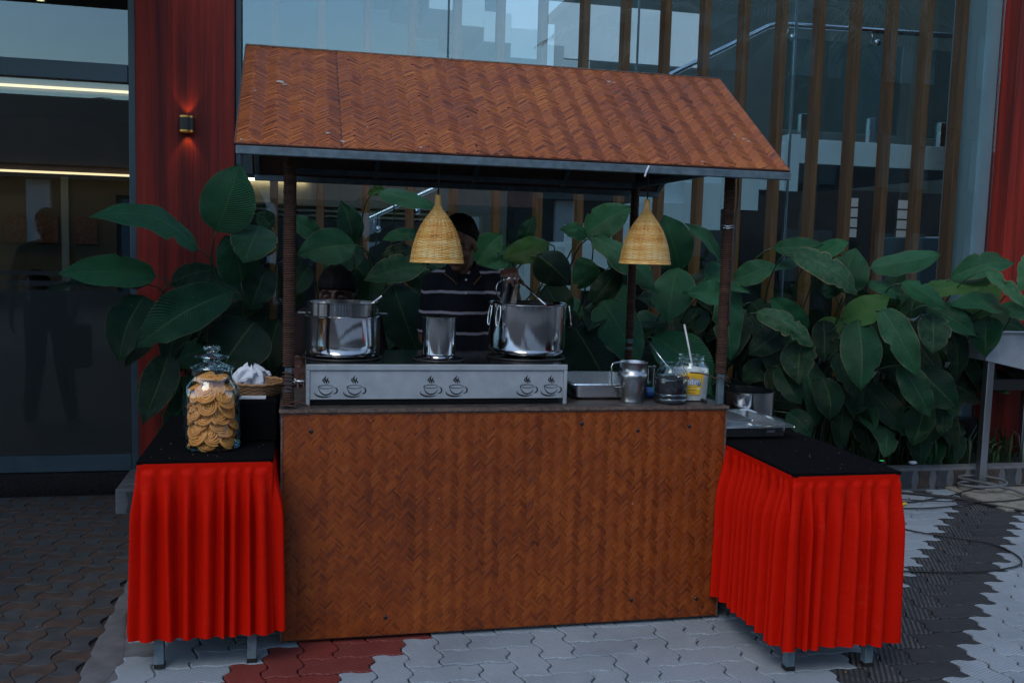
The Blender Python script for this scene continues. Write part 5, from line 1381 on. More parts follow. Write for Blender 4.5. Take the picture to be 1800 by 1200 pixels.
def head_prims(m, c, M):
    L = lambda x, y, z: c + M @ Vector((x, y, z))
    m.ell(L(0, -0.012, 0.030), 0.073, 0.092, 0.090, 24, M)
    m.ell(L(0, 0.028, -0.042), 0.056, 0.060, 0.068, 20, M)
    m.ell(L(0, 0.058, -0.096), 0.024, 0.022, 0.018, 14, M)
    for s in (-1, 1):
        m.ell(L(s * 0.040, 0.050, -0.030), 0.026, 0.030, 0.026, 14, M)
        m.ell(L(s * 0.073, -0.008, -0.012), 0.009, 0.020, 0.031, 12, M)
        m.capsule(L(s * 0.010, 0.082, 0.021), L(s * 0.046, 0.066, 0.020), 0.010, 0.010, 10)
        m.ell(L(s * 0.013, 0.092, -0.034), 0.009, 0.010, 0.008, 10, M)
    m.capsule(L(0, 0.082, 0.012), L(0, 0.104, -0.030), 0.009, 0.0125, 10)
    m.ell(L(0, 0.083, -0.062), 0.023, 0.010, 0.006, 12, M); m.ell(L(0, 0.081, -0.071), 0.020, 0.010, 0.0065, 12, M)
def eyes(c, M, par):
    L = lambda x, y, z: c + M @ Vector((x, y, z))
    for s in (-1, 1):
        m = MB(); k = MB(); b = MB()
        m.ell(L(s * 0.030, 0.0755, 0.002), 0.0125, 0.010, 0.0075, 12, M)
        k.ell(L(s * 0.030, 0.0825, 0.002), 0.0060, 0.004, 0.0062, 12, M)
        b.capsule(L(s * 0.012, 0.094, 0.021), L(s * 0.030, 0.090, 0.026), 0.0032, 0.004, 8); b.capsule(L(s * 0.030, 0.090, 0.026), L(s * 0.048, 0.077, 0.020), 0.004, 0.0022, 8)
        e = m.build('eye', MAT['eye'], par); k.build('iris', MAT['iris'], e); b.build('eyebrow', MAT['hair'], par)
def hair(c, M, par, seed, fringe=0.0, thick=0.012):
    m = MB(); nu, nv = 64, 18; q = random.Random(seed)
    def tm(a):
        fr = 0.5 + 0.5 * math.cos(a)           # 1 at the forehead
        return R(118 - 62 * fr ** 1.6 + fringe * fr ** 3) + 0.05 * noise.noise(Vector((math.cos(a) * 5, math.sin(a) * 5, seed)))
    def p(u, v):
        a = u * 2 * math.pi; t = tm(a) * min(v / 0.9, 1.0)
        d = Vector((math.sin(t) * math.sin(a), math.sin(t) * math.cos(a), math.cos(t)))
        th = thick * (1 + 0.5 * noise.noise(d * 4 + Vector((seed, 0, 0))) + 0.35 * noise.noise(Vector((d.x * 26, d.y * 26, d.z * 9))))
        th *= (0.55 + 0.45 * min(1, (1 - min(v / 0.9, 1)) * 5)) if v < 0.9 else 0.0
        if v > 0.9: th = -0.012
        return c + M @ (Vector((0, -0.012, 0.030)) + Vector((d.x * (0.074 + th), d.y * (0.093 + th), d.z * (0.091 + th * 1.25))))
    m.grid(p, nu, nv, flip=True)
    m.build('hair', MAT['hair'], par)
def hand_prims(m, wrist, fwd, nrm, curl, sgn=1, sc=1.0, spread=0.06, thumb=None):
    # palm plus five separate fingers bending towards -nrm
    w = Vector(wrist); f = Vector(fwd).normalized(); n = Vector(nrm); n = (n - f * n.dot(f)).normalized(); s = f.cross(n) * sgn
    k = sc
    m.capsule(w - f * 0.02, w + f * 0.015, 0.026 * k, 0.026 * k, 12)
    for i in range(4):
        o = (i - 1.5) * 0.0195 * k
        a = w + f * 0.015 + s * o * 0.7; b = w + f * (0.085 - 0.006 * abs(i - 1.2)) * k + s * o
        m.capsule(a, b, 0.015 * k, 0.0115 * k, 10)
        L = (0.040, 0.045, 0.042, 0.033)[i] * k; ang = 0; p = b; rr = (0.0092, 0.0094, 0.009, 0.0080)[i] * k
        d0 = (f + s * spread * (i - 1.5)).normalized()
        for q in range(3):
            ang += curl[q]
            d = d0 * math.cos(ang) - n * math.sin(ang)
            e = p + d * L * (1, 0.68, 0.52)[q]
            m.capsule(p, e, rr * (1 - 0.09 * q), rr * (1 - 0.09 * (q + 1)), 9, 3); p = e
    a = w + f * 0.022 * k - s * 0.022 * k
    t = thumb or (f * 0.75 - s * 0.6 - n * 0.35)
    t = Vector(t).normalized(); b = a + t * 0.040 * k; c = b + (t * 0.8 + f * 0.45).normalized() * 0.030 * k; d = c + (t * 0.55 + f * 0.6 - n * 0.3).normalized() * 0.026 * k
    m.capsule(a, b, 0.0145 * k, 0.0115 * k, 10); m.capsule(b, c, 0.0112 * k, 0.0098 * k, 10); m.capsule(c, d, 0.0098 * k, 0.0080 * k, 10)
def torso(m, J, g):
    pe, ch, nk = Vector(J['pelvis']), Vector(J['chest']), Vector(J['neck']); ax = (nk - pe).normalized()
    sh = (Vector(J['sh'][1]) - Vector(J['sh'][0])); sx = sh.normalized(); fy = ax.cross(sx).normalized(); sx = fy.cross(ax)
    M = Matrix((sx, fy, ax)).transposed()
    m.ell(pe, 0.145 + g, 0.100 + g, 0.12 + g, 22, M)
    m.ell(pe.lerp(ch, 0.5), 0.137 + g, 0.098 + g, 0.16 + g, 22, M)
    m.ell(ch, 0.152 + g, 0.106 + g, 0.165 + g, 22, M)
    m.ell(ch.lerp(nk, 0.52), 0.150 + g, 0.085 + g, 0.085 + g, 22, M)
    for s in J['sh']:
        m.capsule(nk - ax * 0.015, Vector(s), 0.046 + g, 0.050 + g, 14)
def limbs(m, J, g, arms=True, legs=True, upto=1.0):
    if arms:
        for k in range(2):
            s, e, w = map(Vector, (J['sh'][k], J['el'][k], J['wr'][k]))
            e2 = s.lerp(e, upto) if upto < 1 else e
            m.capsule(s, e2, 0.048 + g, (0.048 - 0.012 * min(upto, 1)) + g, 14)
            if upto >= 1: m.capsule(e, w, 0.037 + g, 0.025 + g, 14)
    if legs:
        for k in range(2):
            h, kn, an = map(Vector, (J['hip'][k], J['kn'][k], J['an'][k]))
            m.capsule(h, kn, 0.078 + g, 0.054 + g, 16); m.capsule(kn, an, 0.052 + g, 0.036 + g, 16)
def person(label, J, hf, hands, vox, shirt, seed, fringe=0, face=True, sleeve=0.72, skin='skin', legs='trousers'):
    t = thing('person', label, 'person', (J['pelvis'][0], J['pelvis'][1], 0))
    c, M = frame(J['head'], hf)
    m = MB(); head_prims(m, c, M); torso(m, J, 0); limbs(m, J, 0)
    m.capsule(Vector(J['neck']) - Vector((0, 0, 0.02)), c + M @ Vector((0, -0.022, -0.05)), 0.056, 0.052, 16)
    for h in hands: hand_prims(m, **h)
    for k in range(2):
        an = Vector(J['an'][k]); m.capsule(an + Vector((0, 0.03, -0.045)), an + Vector((0, -0.12, -0.055)), 0.032, 0.026, 12)
    fuse(m, 'body', MAT[skin], vox, t, 3)
    m = MB(); torso(m, J, 0.013); limbs(m, J, 0.014, True, False, sleeve)
    so = fuse(m, 'shirt', MAT[shirt], max(vox, 0.008), t, 6)
    m = MB(); pe = Vector(J['pelvis']); m.ell(pe - Vector((0, 0, 0.03)), 0.150, 0.112, 0.115, 22); limbs(m, J, 0.020, False, True)
    fuse(m, 'trousers', MAT[legs], max(vox, 0.010), t, 6)
    m = MB()
    for k in range(2):
        an = Vector(J['an'][k]); m.capsule(an + Vector((0, 0.035, -0.042)), an + Vector((0, -0.13, -0.052)), 0.040, 0.034, 12)
    fuse(m, 'shoes', MAT['rubber'], 0.01, t, 4)
    hair(c, M, t, seed, fringe)
    if face: eyes(c, M, t)
    return t, so
# standing man, his face behind the lampshade
J = dict(pelvis=(0.80, 0.95, 0.86), chest=(0.80, 0.905, 1.19), neck=(0.797, 0.885, 1.375), head=(0.770, 0.825, 1.497),
         sh=[(0.672, 0.885, 1.308), (0.940, 0.875, 1.322)], el=[(0.640, 0.93, 1.06), (1.005, 0.66, 1.20)], wr=[(0.68, 0.70, 0.965), (0.935, 0.445, 1.355)],
         hip=[(0.71, 0.95, 0.84), (0.89, 0.95, 0.84)], kn=[(0.70, 0.93, 0.46), (0.90, 0.93, 0.46)], an=[(0.70, 0.97, 0.085), (0.91, 0.96, 0.085)])
pm, so = person('standing man in a dark striped polo shirt holding a mug over the pot', J, (-0.55, -1.0, -0.32),
    [dict(wrist=(0.68, 0.70, 0.955), fwd=(0.0, -1, -0.45), nrm=(0, -0.4, 1), curl=(0.1, 0.2, 0.2), sgn=-1),
     dict(wrist=(0.932, 0.448, 1.357), fwd=(-0.28, -0.80, 0.38), nrm=(-0.05, 0.45, 1.0), curl=(0.75, 0.8, 0.5), sgn=1, spread=0.03, thumb=(0.30, -0.75, -0.5))], 0.0058, 'stripes', 3, sleeve=0.80)
nk = Vector((0.795, 0.872, 1.392))
m = MB()
def col_pt(u, v):
    a = R(-90 + 24) + u * R(360 - 48); open_ = abs(u - 0.5) * 2
    d = Vector((math.cos(a), math.sin(a) * 0.95, 0)); r = 0.060 + (0.004 if v < 0.35 else 0.034 * (v - 0.35) / 0.65)
    z = 0.030 + 0.012 * (v / 0.35 if v < 0.35 else 1 - (v - 0.35) / 0.65 * 4.4) - 0.055 * open_ ** 5 - 0.012
    return nk + d * r + Vector((0, -0.012 * open_ ** 3, z))
m.grid(col_pt, 44, 8); co = m.build('collar', MAT['collar'], pm)
m = MB(); m.tube([col_pt(k / 44, 1.0) + Vector((0, -0.001, -0.0005)) for k in range(45)], 0.0018, 5); m.build('piping', MAT['piping'], co)
m = MB()
for (z, y) in ((1.335, 0.772), (1.275, 0.770)): m.ell((0.797, y, z), 0.005, 0.002, 0.005, 10)
m.build('button', MAT['white'], pm)
# crouching man behind the left pot
J = dict(pelvis=(0.25, 1.24, 0.56), chest=(0.245, 1.08, 0.97), neck=(0.238, 0.985, 1.150), head=(0.226, 0.885, 1.250),
         sh=[(0.095, 1.015, 1.125), (0.385, 1.015, 1.125)], el=[(0.055, 0.90, 0.93), (0.425, 0.90, 0.93)], wr=[(0.062, 0.70, 0.945), (0.38, 0.70, 0.93)],
         hip=[(0.17, 1.22, 0.54), (0.33, 1.22, 0.54)], kn=[(0.11, 0.84, 0.56), (0.39, 0.84, 0.56)], an=[(0.13, 0.98, 0.085), (0.37, 0.98, 0.085)])
person('crouching man with dark hair peering over the left pot', J, (-0.22, -1.0, -0.06),
    [dict(wrist=(0.062, 0.70, 0.945), fwd=(0.05, -1, -0.28), nrm=(0, -0.3, 1), curl=(0.15, 0.2, 0.2), sgn=-1),
     dict(wrist=(0.38, 0.70, 0.93), fwd=(-0.05, -1, -0.2), nrm=(0, -0.3, 1), curl=(0.15, 0.2, 0.2), sgn=1)], 0.0058, 'maroon', 5, fringe=33, skin='skin_shaded')
# person sitting inside the shop, only the head shows above the frosted band
J = dict(pelvis=(-1.62, 3.35, 0.50), chest=(-1.62, 3.30, 0.80), neck=(-1.62, 3.28, 1.00), head=(-1.615, 3.25, 1.125),
         sh=[(-1.77, 3.28, 0.93), (-1.47, 3.28, 0.93)], el=[(-1.82, 3.25, 0.68), (-1.42, 3.25, 0.68)], wr=[(-1.74, 3.02, 0.62), (-1.50, 3.02, 0.62)],
         hip=[(-1.70, 3.33, 0.49), (-1.54, 3.33, 0.49)], kn=[(-1.72, 2.93, 0.50), (-1.52, 2.93, 0.50)], an=[(-1.72, 2.95, 0.185), (-1.52, 2.95, 0.185)])
person('person in a blue shirt sitting inside the shop behind the frosted band', J, (0.0, -1.0, -0.3), [dict(wrist=(-1.74, 3.02, 0.62), fwd=(0.2, -1, -0.3), nrm=(0, 0, 1), curl=(0.2, 0.2, 0.2), sgn=-1), dict(wrist=(-1.50, 3.02, 0.62), fwd=(-0.2, -1, -0.3), nrm=(0, 0, 1), curl=(0.2, 0.2, 0.2), sgn=1)], 0.012, 'shirt_b', 6)
sx = thing('stool', 'dark stool inside the shop under the sitting person', 'stool', (-1.62, 3.38, 0.1))
m = MB(); m.lathe([(0.001, 0.36), (0.17, 0.36), (0.175, 0.375), (0.17, 0.39), (0.001, 0.39)], 24, (-1.62, 3.40, 0)); m.build('seat', MAT['blackm'], sx)
for (dx, dy) in ((-.11, -.11), (.11, -.11), (-.11, .11), (.11, .11)):
    m = MB(); m.tube([(-1.62 + dx, 3.40 + dy, 0.101), (-1.62 + dx * 0.8, 3.40 + dy * 0.8, 0.36)], 0.012, 8); m.build('leg', MAT['blackm'], sx)
# passer-by left of the view, mirrored in the shop glass
bx, by = -1.90, 0.10
J = dict(pelvis=(bx, by, 0.90), chest=(bx, by, 1.22), neck=(bx, by, 1.43), head=(bx, by + 0.03, 1.57),
         sh=[(bx + 0.17, by, 1.36), (bx - 0.17, by, 1.36)], el=[(bx + 0.26, by - 0.04, 1.10), (bx - 0.27, by - 0.03, 1.10)], wr=[(bx + 0.22, by + 0.10, 0.92), (bx - 0.26, by + 0.06, 0.86)],
         hip=[(bx + 0.09, by, 0.88), (bx - 0.09, by, 0.88)], kn=[(bx + 0.12, by + 0.05, 0.47), (bx - 0.11, by - 0.02, 0.47)], an=[(bx + 0.15, by - 0.02, 0.085), (bx - 0.13, by + 0.08, 0.085)])
person('person standing left of the view mirrored dimly in the shop glass', J, (0.0, 1.0, -0.1), [dict(wrist=(bx + 0.22, by + 0.10, 0.92), fwd=(0, 0.2, -1), nrm=(1, 0, 0), curl=(0.6, 0.7, 0.5), sgn=1), dict(wrist=(bx - 0.26, by + 0.06, 0.86), fwd=(0, 0.2, -1), nrm=(-1, 0, 0), curl=(0.3, 0.3, 0.3), sgn=-1)], 0.012, 'grey_cloth', 9, skin='skin_shaded', legs='grey_cloth')
m = MB(); m.bbox(bx + 0.20, bx + 0.34, by + 0.06, by + 0.16, 0.44, 0.80, 0.02); m.tube([(bx + 0.24, by + 0.11, 0.79), (bx + 0.23, by + 0.11, 0.88), (bx + 0.30, by + 0.11, 0.79)], 0.006, 6); tag(m.build('carry_bag', MAT['greenp']), 'green carry bag held by the person mirrored in the shop glass', 'bag')

# ------------------------------------------------------------------ large leaved plants
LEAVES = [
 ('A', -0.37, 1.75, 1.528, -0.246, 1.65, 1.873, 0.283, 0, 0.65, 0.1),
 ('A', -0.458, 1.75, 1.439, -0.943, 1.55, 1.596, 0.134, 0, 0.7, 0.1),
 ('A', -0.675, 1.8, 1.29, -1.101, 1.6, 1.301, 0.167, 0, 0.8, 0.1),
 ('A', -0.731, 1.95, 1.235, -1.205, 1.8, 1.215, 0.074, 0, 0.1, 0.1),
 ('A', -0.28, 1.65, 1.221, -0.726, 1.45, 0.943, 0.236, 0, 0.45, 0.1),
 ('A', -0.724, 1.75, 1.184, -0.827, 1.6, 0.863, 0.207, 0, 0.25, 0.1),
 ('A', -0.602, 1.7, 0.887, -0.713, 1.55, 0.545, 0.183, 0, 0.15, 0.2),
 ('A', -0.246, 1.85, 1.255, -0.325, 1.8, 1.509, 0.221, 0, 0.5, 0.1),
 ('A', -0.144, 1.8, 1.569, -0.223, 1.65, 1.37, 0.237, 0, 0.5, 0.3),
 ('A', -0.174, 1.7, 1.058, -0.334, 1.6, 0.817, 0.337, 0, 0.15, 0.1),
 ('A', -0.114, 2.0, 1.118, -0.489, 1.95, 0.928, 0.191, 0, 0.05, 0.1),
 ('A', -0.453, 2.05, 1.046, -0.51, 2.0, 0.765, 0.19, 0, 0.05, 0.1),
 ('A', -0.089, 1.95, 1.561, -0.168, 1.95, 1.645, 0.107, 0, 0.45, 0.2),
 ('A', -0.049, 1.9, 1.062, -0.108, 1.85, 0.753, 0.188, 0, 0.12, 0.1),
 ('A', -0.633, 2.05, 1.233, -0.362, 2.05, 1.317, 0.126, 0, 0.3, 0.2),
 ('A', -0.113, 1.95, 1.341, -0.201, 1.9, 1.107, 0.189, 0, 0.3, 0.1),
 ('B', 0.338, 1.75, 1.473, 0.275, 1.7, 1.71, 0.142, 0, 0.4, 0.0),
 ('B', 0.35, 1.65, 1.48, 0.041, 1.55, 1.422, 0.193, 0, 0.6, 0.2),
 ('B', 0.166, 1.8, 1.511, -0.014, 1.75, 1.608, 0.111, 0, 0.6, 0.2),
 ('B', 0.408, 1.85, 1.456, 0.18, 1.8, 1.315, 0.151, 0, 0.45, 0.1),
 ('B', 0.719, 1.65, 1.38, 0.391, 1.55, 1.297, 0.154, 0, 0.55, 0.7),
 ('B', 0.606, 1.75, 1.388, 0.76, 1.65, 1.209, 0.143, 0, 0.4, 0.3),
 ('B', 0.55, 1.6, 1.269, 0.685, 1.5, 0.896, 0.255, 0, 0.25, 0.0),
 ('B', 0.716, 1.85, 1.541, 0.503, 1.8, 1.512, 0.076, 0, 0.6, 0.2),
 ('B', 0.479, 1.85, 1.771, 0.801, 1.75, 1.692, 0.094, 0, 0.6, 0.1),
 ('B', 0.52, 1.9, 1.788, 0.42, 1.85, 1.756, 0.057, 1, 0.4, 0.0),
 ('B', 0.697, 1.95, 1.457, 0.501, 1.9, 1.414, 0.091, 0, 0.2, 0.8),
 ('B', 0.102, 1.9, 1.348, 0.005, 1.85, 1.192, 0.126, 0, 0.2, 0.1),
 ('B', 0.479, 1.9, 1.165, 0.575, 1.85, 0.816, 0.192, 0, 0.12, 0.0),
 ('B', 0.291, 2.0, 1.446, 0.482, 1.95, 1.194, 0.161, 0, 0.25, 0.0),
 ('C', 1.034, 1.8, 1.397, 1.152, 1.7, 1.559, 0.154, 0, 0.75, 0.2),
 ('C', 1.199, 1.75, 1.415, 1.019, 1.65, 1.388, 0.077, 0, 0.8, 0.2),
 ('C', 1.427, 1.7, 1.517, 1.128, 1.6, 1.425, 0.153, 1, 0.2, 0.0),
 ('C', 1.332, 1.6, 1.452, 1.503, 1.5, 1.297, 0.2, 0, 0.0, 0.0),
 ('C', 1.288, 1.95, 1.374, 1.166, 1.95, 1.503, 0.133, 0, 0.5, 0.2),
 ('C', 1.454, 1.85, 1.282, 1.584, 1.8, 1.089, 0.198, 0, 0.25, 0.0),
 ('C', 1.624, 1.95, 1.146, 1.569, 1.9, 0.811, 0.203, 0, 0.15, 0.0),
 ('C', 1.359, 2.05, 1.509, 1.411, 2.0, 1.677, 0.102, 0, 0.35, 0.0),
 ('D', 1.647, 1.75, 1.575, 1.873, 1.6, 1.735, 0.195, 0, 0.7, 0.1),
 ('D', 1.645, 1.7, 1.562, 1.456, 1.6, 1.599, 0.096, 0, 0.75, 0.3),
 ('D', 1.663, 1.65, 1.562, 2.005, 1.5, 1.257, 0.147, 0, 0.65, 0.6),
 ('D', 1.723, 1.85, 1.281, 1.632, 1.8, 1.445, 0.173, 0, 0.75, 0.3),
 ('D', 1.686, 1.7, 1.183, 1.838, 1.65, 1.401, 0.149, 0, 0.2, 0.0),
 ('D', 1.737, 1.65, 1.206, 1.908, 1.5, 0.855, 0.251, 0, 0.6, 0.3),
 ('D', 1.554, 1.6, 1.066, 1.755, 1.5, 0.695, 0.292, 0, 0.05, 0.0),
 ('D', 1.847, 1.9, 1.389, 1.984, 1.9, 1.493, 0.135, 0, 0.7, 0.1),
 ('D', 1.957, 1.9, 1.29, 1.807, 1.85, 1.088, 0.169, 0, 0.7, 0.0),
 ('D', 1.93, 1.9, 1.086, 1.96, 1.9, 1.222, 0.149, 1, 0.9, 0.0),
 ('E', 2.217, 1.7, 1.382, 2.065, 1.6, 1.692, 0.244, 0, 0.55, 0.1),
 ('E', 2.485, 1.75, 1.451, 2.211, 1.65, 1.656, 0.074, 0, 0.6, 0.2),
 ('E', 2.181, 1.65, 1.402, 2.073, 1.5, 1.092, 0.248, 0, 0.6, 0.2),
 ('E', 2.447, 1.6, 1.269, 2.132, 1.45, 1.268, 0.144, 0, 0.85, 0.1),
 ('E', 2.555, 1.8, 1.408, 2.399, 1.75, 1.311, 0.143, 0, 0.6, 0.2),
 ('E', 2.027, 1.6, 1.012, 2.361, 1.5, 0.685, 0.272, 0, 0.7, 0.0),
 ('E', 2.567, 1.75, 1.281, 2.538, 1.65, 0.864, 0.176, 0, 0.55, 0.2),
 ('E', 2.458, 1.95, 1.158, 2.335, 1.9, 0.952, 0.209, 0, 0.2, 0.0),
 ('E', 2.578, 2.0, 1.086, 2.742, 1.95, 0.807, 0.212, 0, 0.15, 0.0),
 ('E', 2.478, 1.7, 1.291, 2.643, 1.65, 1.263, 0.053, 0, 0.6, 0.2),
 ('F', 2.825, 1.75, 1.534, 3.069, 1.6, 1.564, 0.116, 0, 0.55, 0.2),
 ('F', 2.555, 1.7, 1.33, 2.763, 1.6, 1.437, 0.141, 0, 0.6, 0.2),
 ('F', 3.085, 1.8, 1.441, 2.826, 1.75, 1.395, 0.069, 0, 0.5, 0.1),
 ('F', 2.685, 1.65, 1.154, 2.98, 1.5, 0.963, 0.127, 0, 0.55, 0.9),
 ('F', 3.074, 1.75, 1.034, 2.764, 1.65, 1.239, 0.159, 0, 0.7, 0.0),
 ('F', 2.962, 1.6, 0.992, 2.899, 1.5, 0.746, 0.202, 0, 0.25, 0.3),
 ('F', 2.922, 1.75, 1.047, 2.674, 1.7, 0.892, 0.165, 0, 0.1, 0.0),
 ('F', 2.843, 1.8, 0.853, 2.679, 1.75, 0.728, 0.146, 0, 0.2, 0.1),
 ('F', 2.841, 1.7, 0.831, 2.826, 1.65, 0.632, 0.109, 0, 0.05, 0.2),
 ('F', 2.843, 1.65, 0.837, 2.95, 1.55, 0.62, 0.149, 0, 0.25, 0.1),
 ('F', 3.192, 1.75, 0.755, 3.211, 1.65, 0.507, 0.175, 0, 0.15, 0.0),
 ('F', 2.864, 1.55, 0.573, 3.007, 1.5, 0.432, 0.127, 0, 0.3, 0.0),
 ('F', 2.772, 1.9, 1.201, 2.949, 1.85, 0.996, 0.175, 0, 0.2, 0.0),
 ('F', 2.862, 1.95, 0.735, 2.733, 1.9, 0.528, 0.143, 0, 0.1, 0.0),
 ('G', 3.091, 1.75, 1.483, 3.263, 1.65, 1.584, 0.11, 0, 0.8, 0.0),
 ('G', 2.871, 1.6, 1.512, 3.269, 1.5, 1.272, 0.153, 0, 0.55, 1.0),
 ('G', 3.344, 1.8, 1.265, 3.363, 1.75, 1.545, 0.246, 0, 0.55, 0.1),
 ('G', 3.48, 1.75, 1.427, 3.854, 1.6, 1.525, 0.14, 0, 0.65, 0.2),
 ('G', 3.255, 1.65, 1.1, 3.525, 1.6, 1.258, 0.178, 1, 0.8, 0.0),
 ('G', 3.351, 1.9, 1.246, 3.285, 1.9, 1.351, 0.129, 0, 0.5, 0.2),
 ('G', 3.321, 1.6, 1.118, 3.304, 1.5, 0.71, 0.238, 0, 0.45, 0.1),
 ('G', 3.185, 1.75, 1.105, 3.179, 1.7, 0.852, 0.16, 0, 0.1, 0.2),
 ('G', 3.442, 1.55, 1.191, 3.647, 1.45, 0.795, 0.176, 0, 0.6, 0.3),
 ('G', 3.598, 1.55, 0.857, 3.788, 1.5, 0.545, 0.171, 0, 0.45, 0.2),
 ('G', 3.463, 1.75, 1.336, 3.703, 1.7, 1.252, 0.077, 0, 0.6, 0.1),
 ('G', 3.595, 1.8, 1.113, 3.765, 1.75, 0.797, 0.213, 0, 0.15, 0.0),
 ('G', 3.249, 1.9, 0.994, 3.401, 1.9, 1.103, 0.143, 1, 0.6, 0.0),
 ('H', 4.048, 1.75, 1.376, 4.383, 1.6, 1.487, 0.157, 0, 0.65, 0.3),
 ('H', 3.84, 1.75, 1.29, 4.325, 1.7, 1.373, 0.121, 1, 0.8, 0.0),
 ('H', 3.595, 1.6, 1.344, 3.845, 1.5, 1.19, 0.116, 0, 0.7, 0.1),
 ('H', 3.789, 1.65, 0.817, 4.052, 1.6, 0.574, 0.218, 0, 0.25, 0.0),
 ('H', 3.853, 1.65, 0.618, 3.75, 1.6, 0.35, 0.169, 0, 0.15, 0.0),
 ('H', 4.007, 1.7, 0.558, 3.992, 1.65, 0.393, 0.107, 0, 0.15, 0.0),
 ('H', 3.829, 1.6, 1.159, 3.773, 1.5, 0.932, 0.187, 0, 0.35, 0.4),
 ('H', 3.814, 1.65, 1.211, 4.103, 1.55, 1.033, 0.147, 0, 0.5, 0.0),
 ('H', 4.398, 1.65, 1.198, 3.904, 1.55, 1.225, 0.121, 0, 0.55, 0.0),
 ('H', 4.304, 1.7, 1.143, 4.261, 1.65, 0.889, 0.194, 0, 0.5, 0.0),
 ('H', 4.124, 1.55, 1.43, 4.365, 1.45, 1.207, 0.083, 0, 0.8, 1.0),
 ('H', 4.389, 1.7, 1.216, 4.602, 1.6, 1.14, 0.101, 0, 0.7, 0.6),
 ('H', 4.575, 1.55, 1.601, 4.335, 1.5, 1.301, 0.14, 0, 0.8, 0.8),
 ('H', 4.347, 1.9, 0.89, 4.481, 1.85, 0.615, 0.171, 0, 0.1, 0.0),
 ('H', 4.225, 1.85, 1.116, 4.502, 1.85, 1.342, 0.183, 1, 0.6, 0.0),
 ('H', 3.923, 1.95, 1.105, 3.989, 1.95, 1.327, 0.147, 0, 0.4, 0.2),
 ('H', 4.664, 1.9, 0.967, 4.824, 1.85, 0.67, 0.226, 0, 0.15, 0.0),
]

def leaf_mesh(A, B, w, under, tone, dust, seed, droop=0.10):
    q = random.Random(seed); A = Vector(A); B = Vector(B); ax = B - A; L = ax.length; a = ax.normalized()
    view = (CAM - (A + B) / 2).normalized()
    n0 = (view - a * view.dot(a)).normalized(); zz = Vector((0, 0, 1)); n1 = zz - a * zz.dot(a)
    W0 = max(w, 0.36 * L) * 1.04; c = min(1, w / W0); th = math.acos(c)
    n1 = (n1 - n0 * n1.dot(n0)) if n1.length > 0.05 else Vector((0, 0, 0))
    n1 = n1.normalized() if n1.length > 1e-3 else a.cross(n0)
    n = (n0 * c + n1 * math.sin(th)).normalized()
    if under: n = -n
    b = a.cross(n).normalized() * -1
    if b.cross(a).dot(n) < 0: b = -b
    NU, NV = 10, 18; dr = droop * L * q.uniform(0.5, 1.4) * (1 if not under else -0.6); bend = q.uniform(-0.06, 0.06) * L
    cup = q.choice((-1, 1, 1)) * q.uniform(0.06, 0.30); pex = q.uniform(0.48, 0.80); skew = q.uniform(0.72, 0.92); cur = q.uniform(-0.02, 0.10) * L; ph = q.uniform(0, 6); wf = q.uniform(0.010, 0.034)
    tears = [(q.uniform(0.25, 0.9), q.choice((-1, 1)), q.uniform(0.2, 0.5)) for _ in range(int(dust * 7 + q.random() * 1.5))]
    m = MB(); vs_ = []; uvs = []
    for j in range(NV + 1):
        v = j / NV
        pw = (math.sin(math.pi * min(v * 0.985 + 0.012, 1) ** skew)) ** pex if 0 < v < 1 else 0.0
        pw = max(pw, 0.02) * (1.0 if v < 0.78 else 1 - ((v - 0.78) / 0.22) ** 1.5 * 0.50)
        if j == NV: pw = 0.015
        mid = A + ax * v + n * (dr * math.sin(math.pi * v) - cur * max(0, v - 0.6) ** 2 * 4.0) + b * bend * math.sin(math.pi * v)
        for i in range(NU + 1):
            u = i / NU; x = (u - 0.5) * 2
            e = 1.0
            for (tv, sd, dp) in tears:
                if sd * x > 0 and abs(v - tv) < 0.035: e = 1 - dp * (1 - abs(v - tv) / 0.035)
            xx = x * e if abs(x) > 0.5 else x
            wave = wf * L * 0.8 * math.sin(v * 17 + ph + (1.7 if x > 0 else 0)) * abs(x) ** 2.2
            h = cup * W0 * 0.5 * pw * (abs(x) ** 1.15) - 0.3 * cup * W0 * 0.5 * pw + wave
            h += 0.006 * noise.noise(Vector((x * 2 + seed, v * 5, 0)))
            vs_.append(mid + b * xx * pw * W0 * 0.5 + n * h * (1 if not under else 1)); uvs.append((u, v))
    m.v = vs_
    for j in range(NV):
        for i in range(NU):
            k = j * (NU + 1) + i; m.face((k, k + 1, k + NU + 2, k + NU + 1), True)
    # make sure the upper face looks along n
    f0 = m.f[len(m.f) // 2]; nn = (m.v[f0[1]] - m.v[f0[0]]).cross(m.v[f0[2]] - m.v[f0[0]])
    if nn.dot(n) < 0: m.f = [f[::-1] for f in m.f]
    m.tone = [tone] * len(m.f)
    me = m.mesh('leaf', MAT['leaf'])
    d_ = me.attributes.new('dust', 'FLOAT', 'FACE'); d_.data.foreach_set('value', [dust] * len(m.f))
    uvl = me.uv_layers.new(name='UVMap')
    for lp in me.loops: uvl.data[lp.index].uv = uvs[lp.vertex_index]
    return me
CLUMP = {
 'A': (-0.42, 2.12, 'large leaved plant in front of the red pillar left of the stall'),
 'B': (0.36, 2.14, 'large leaved plant behind the crouching man and the left pot'),
 'C': (1.02, 2.16, 'large leaved plant just right of the standing man'),
 'D': (1.62, 2.14, 'large leaved plant behind the back right post of the stall'),
 'E': (2.18, 2.12, 'large leaved plant behind the yellow labelled jar'),
 'F': (2.78, 2.12, 'large leaved plant just right of the front right post'),
 'G': (3.38, 2.14, 'large leaved plant with a dusty torn leaf behind the right table'),
 'H': (4.10, 2.16, 'large leaved plant between the right table and the steel stand'),
}
ql = random.Random(12)
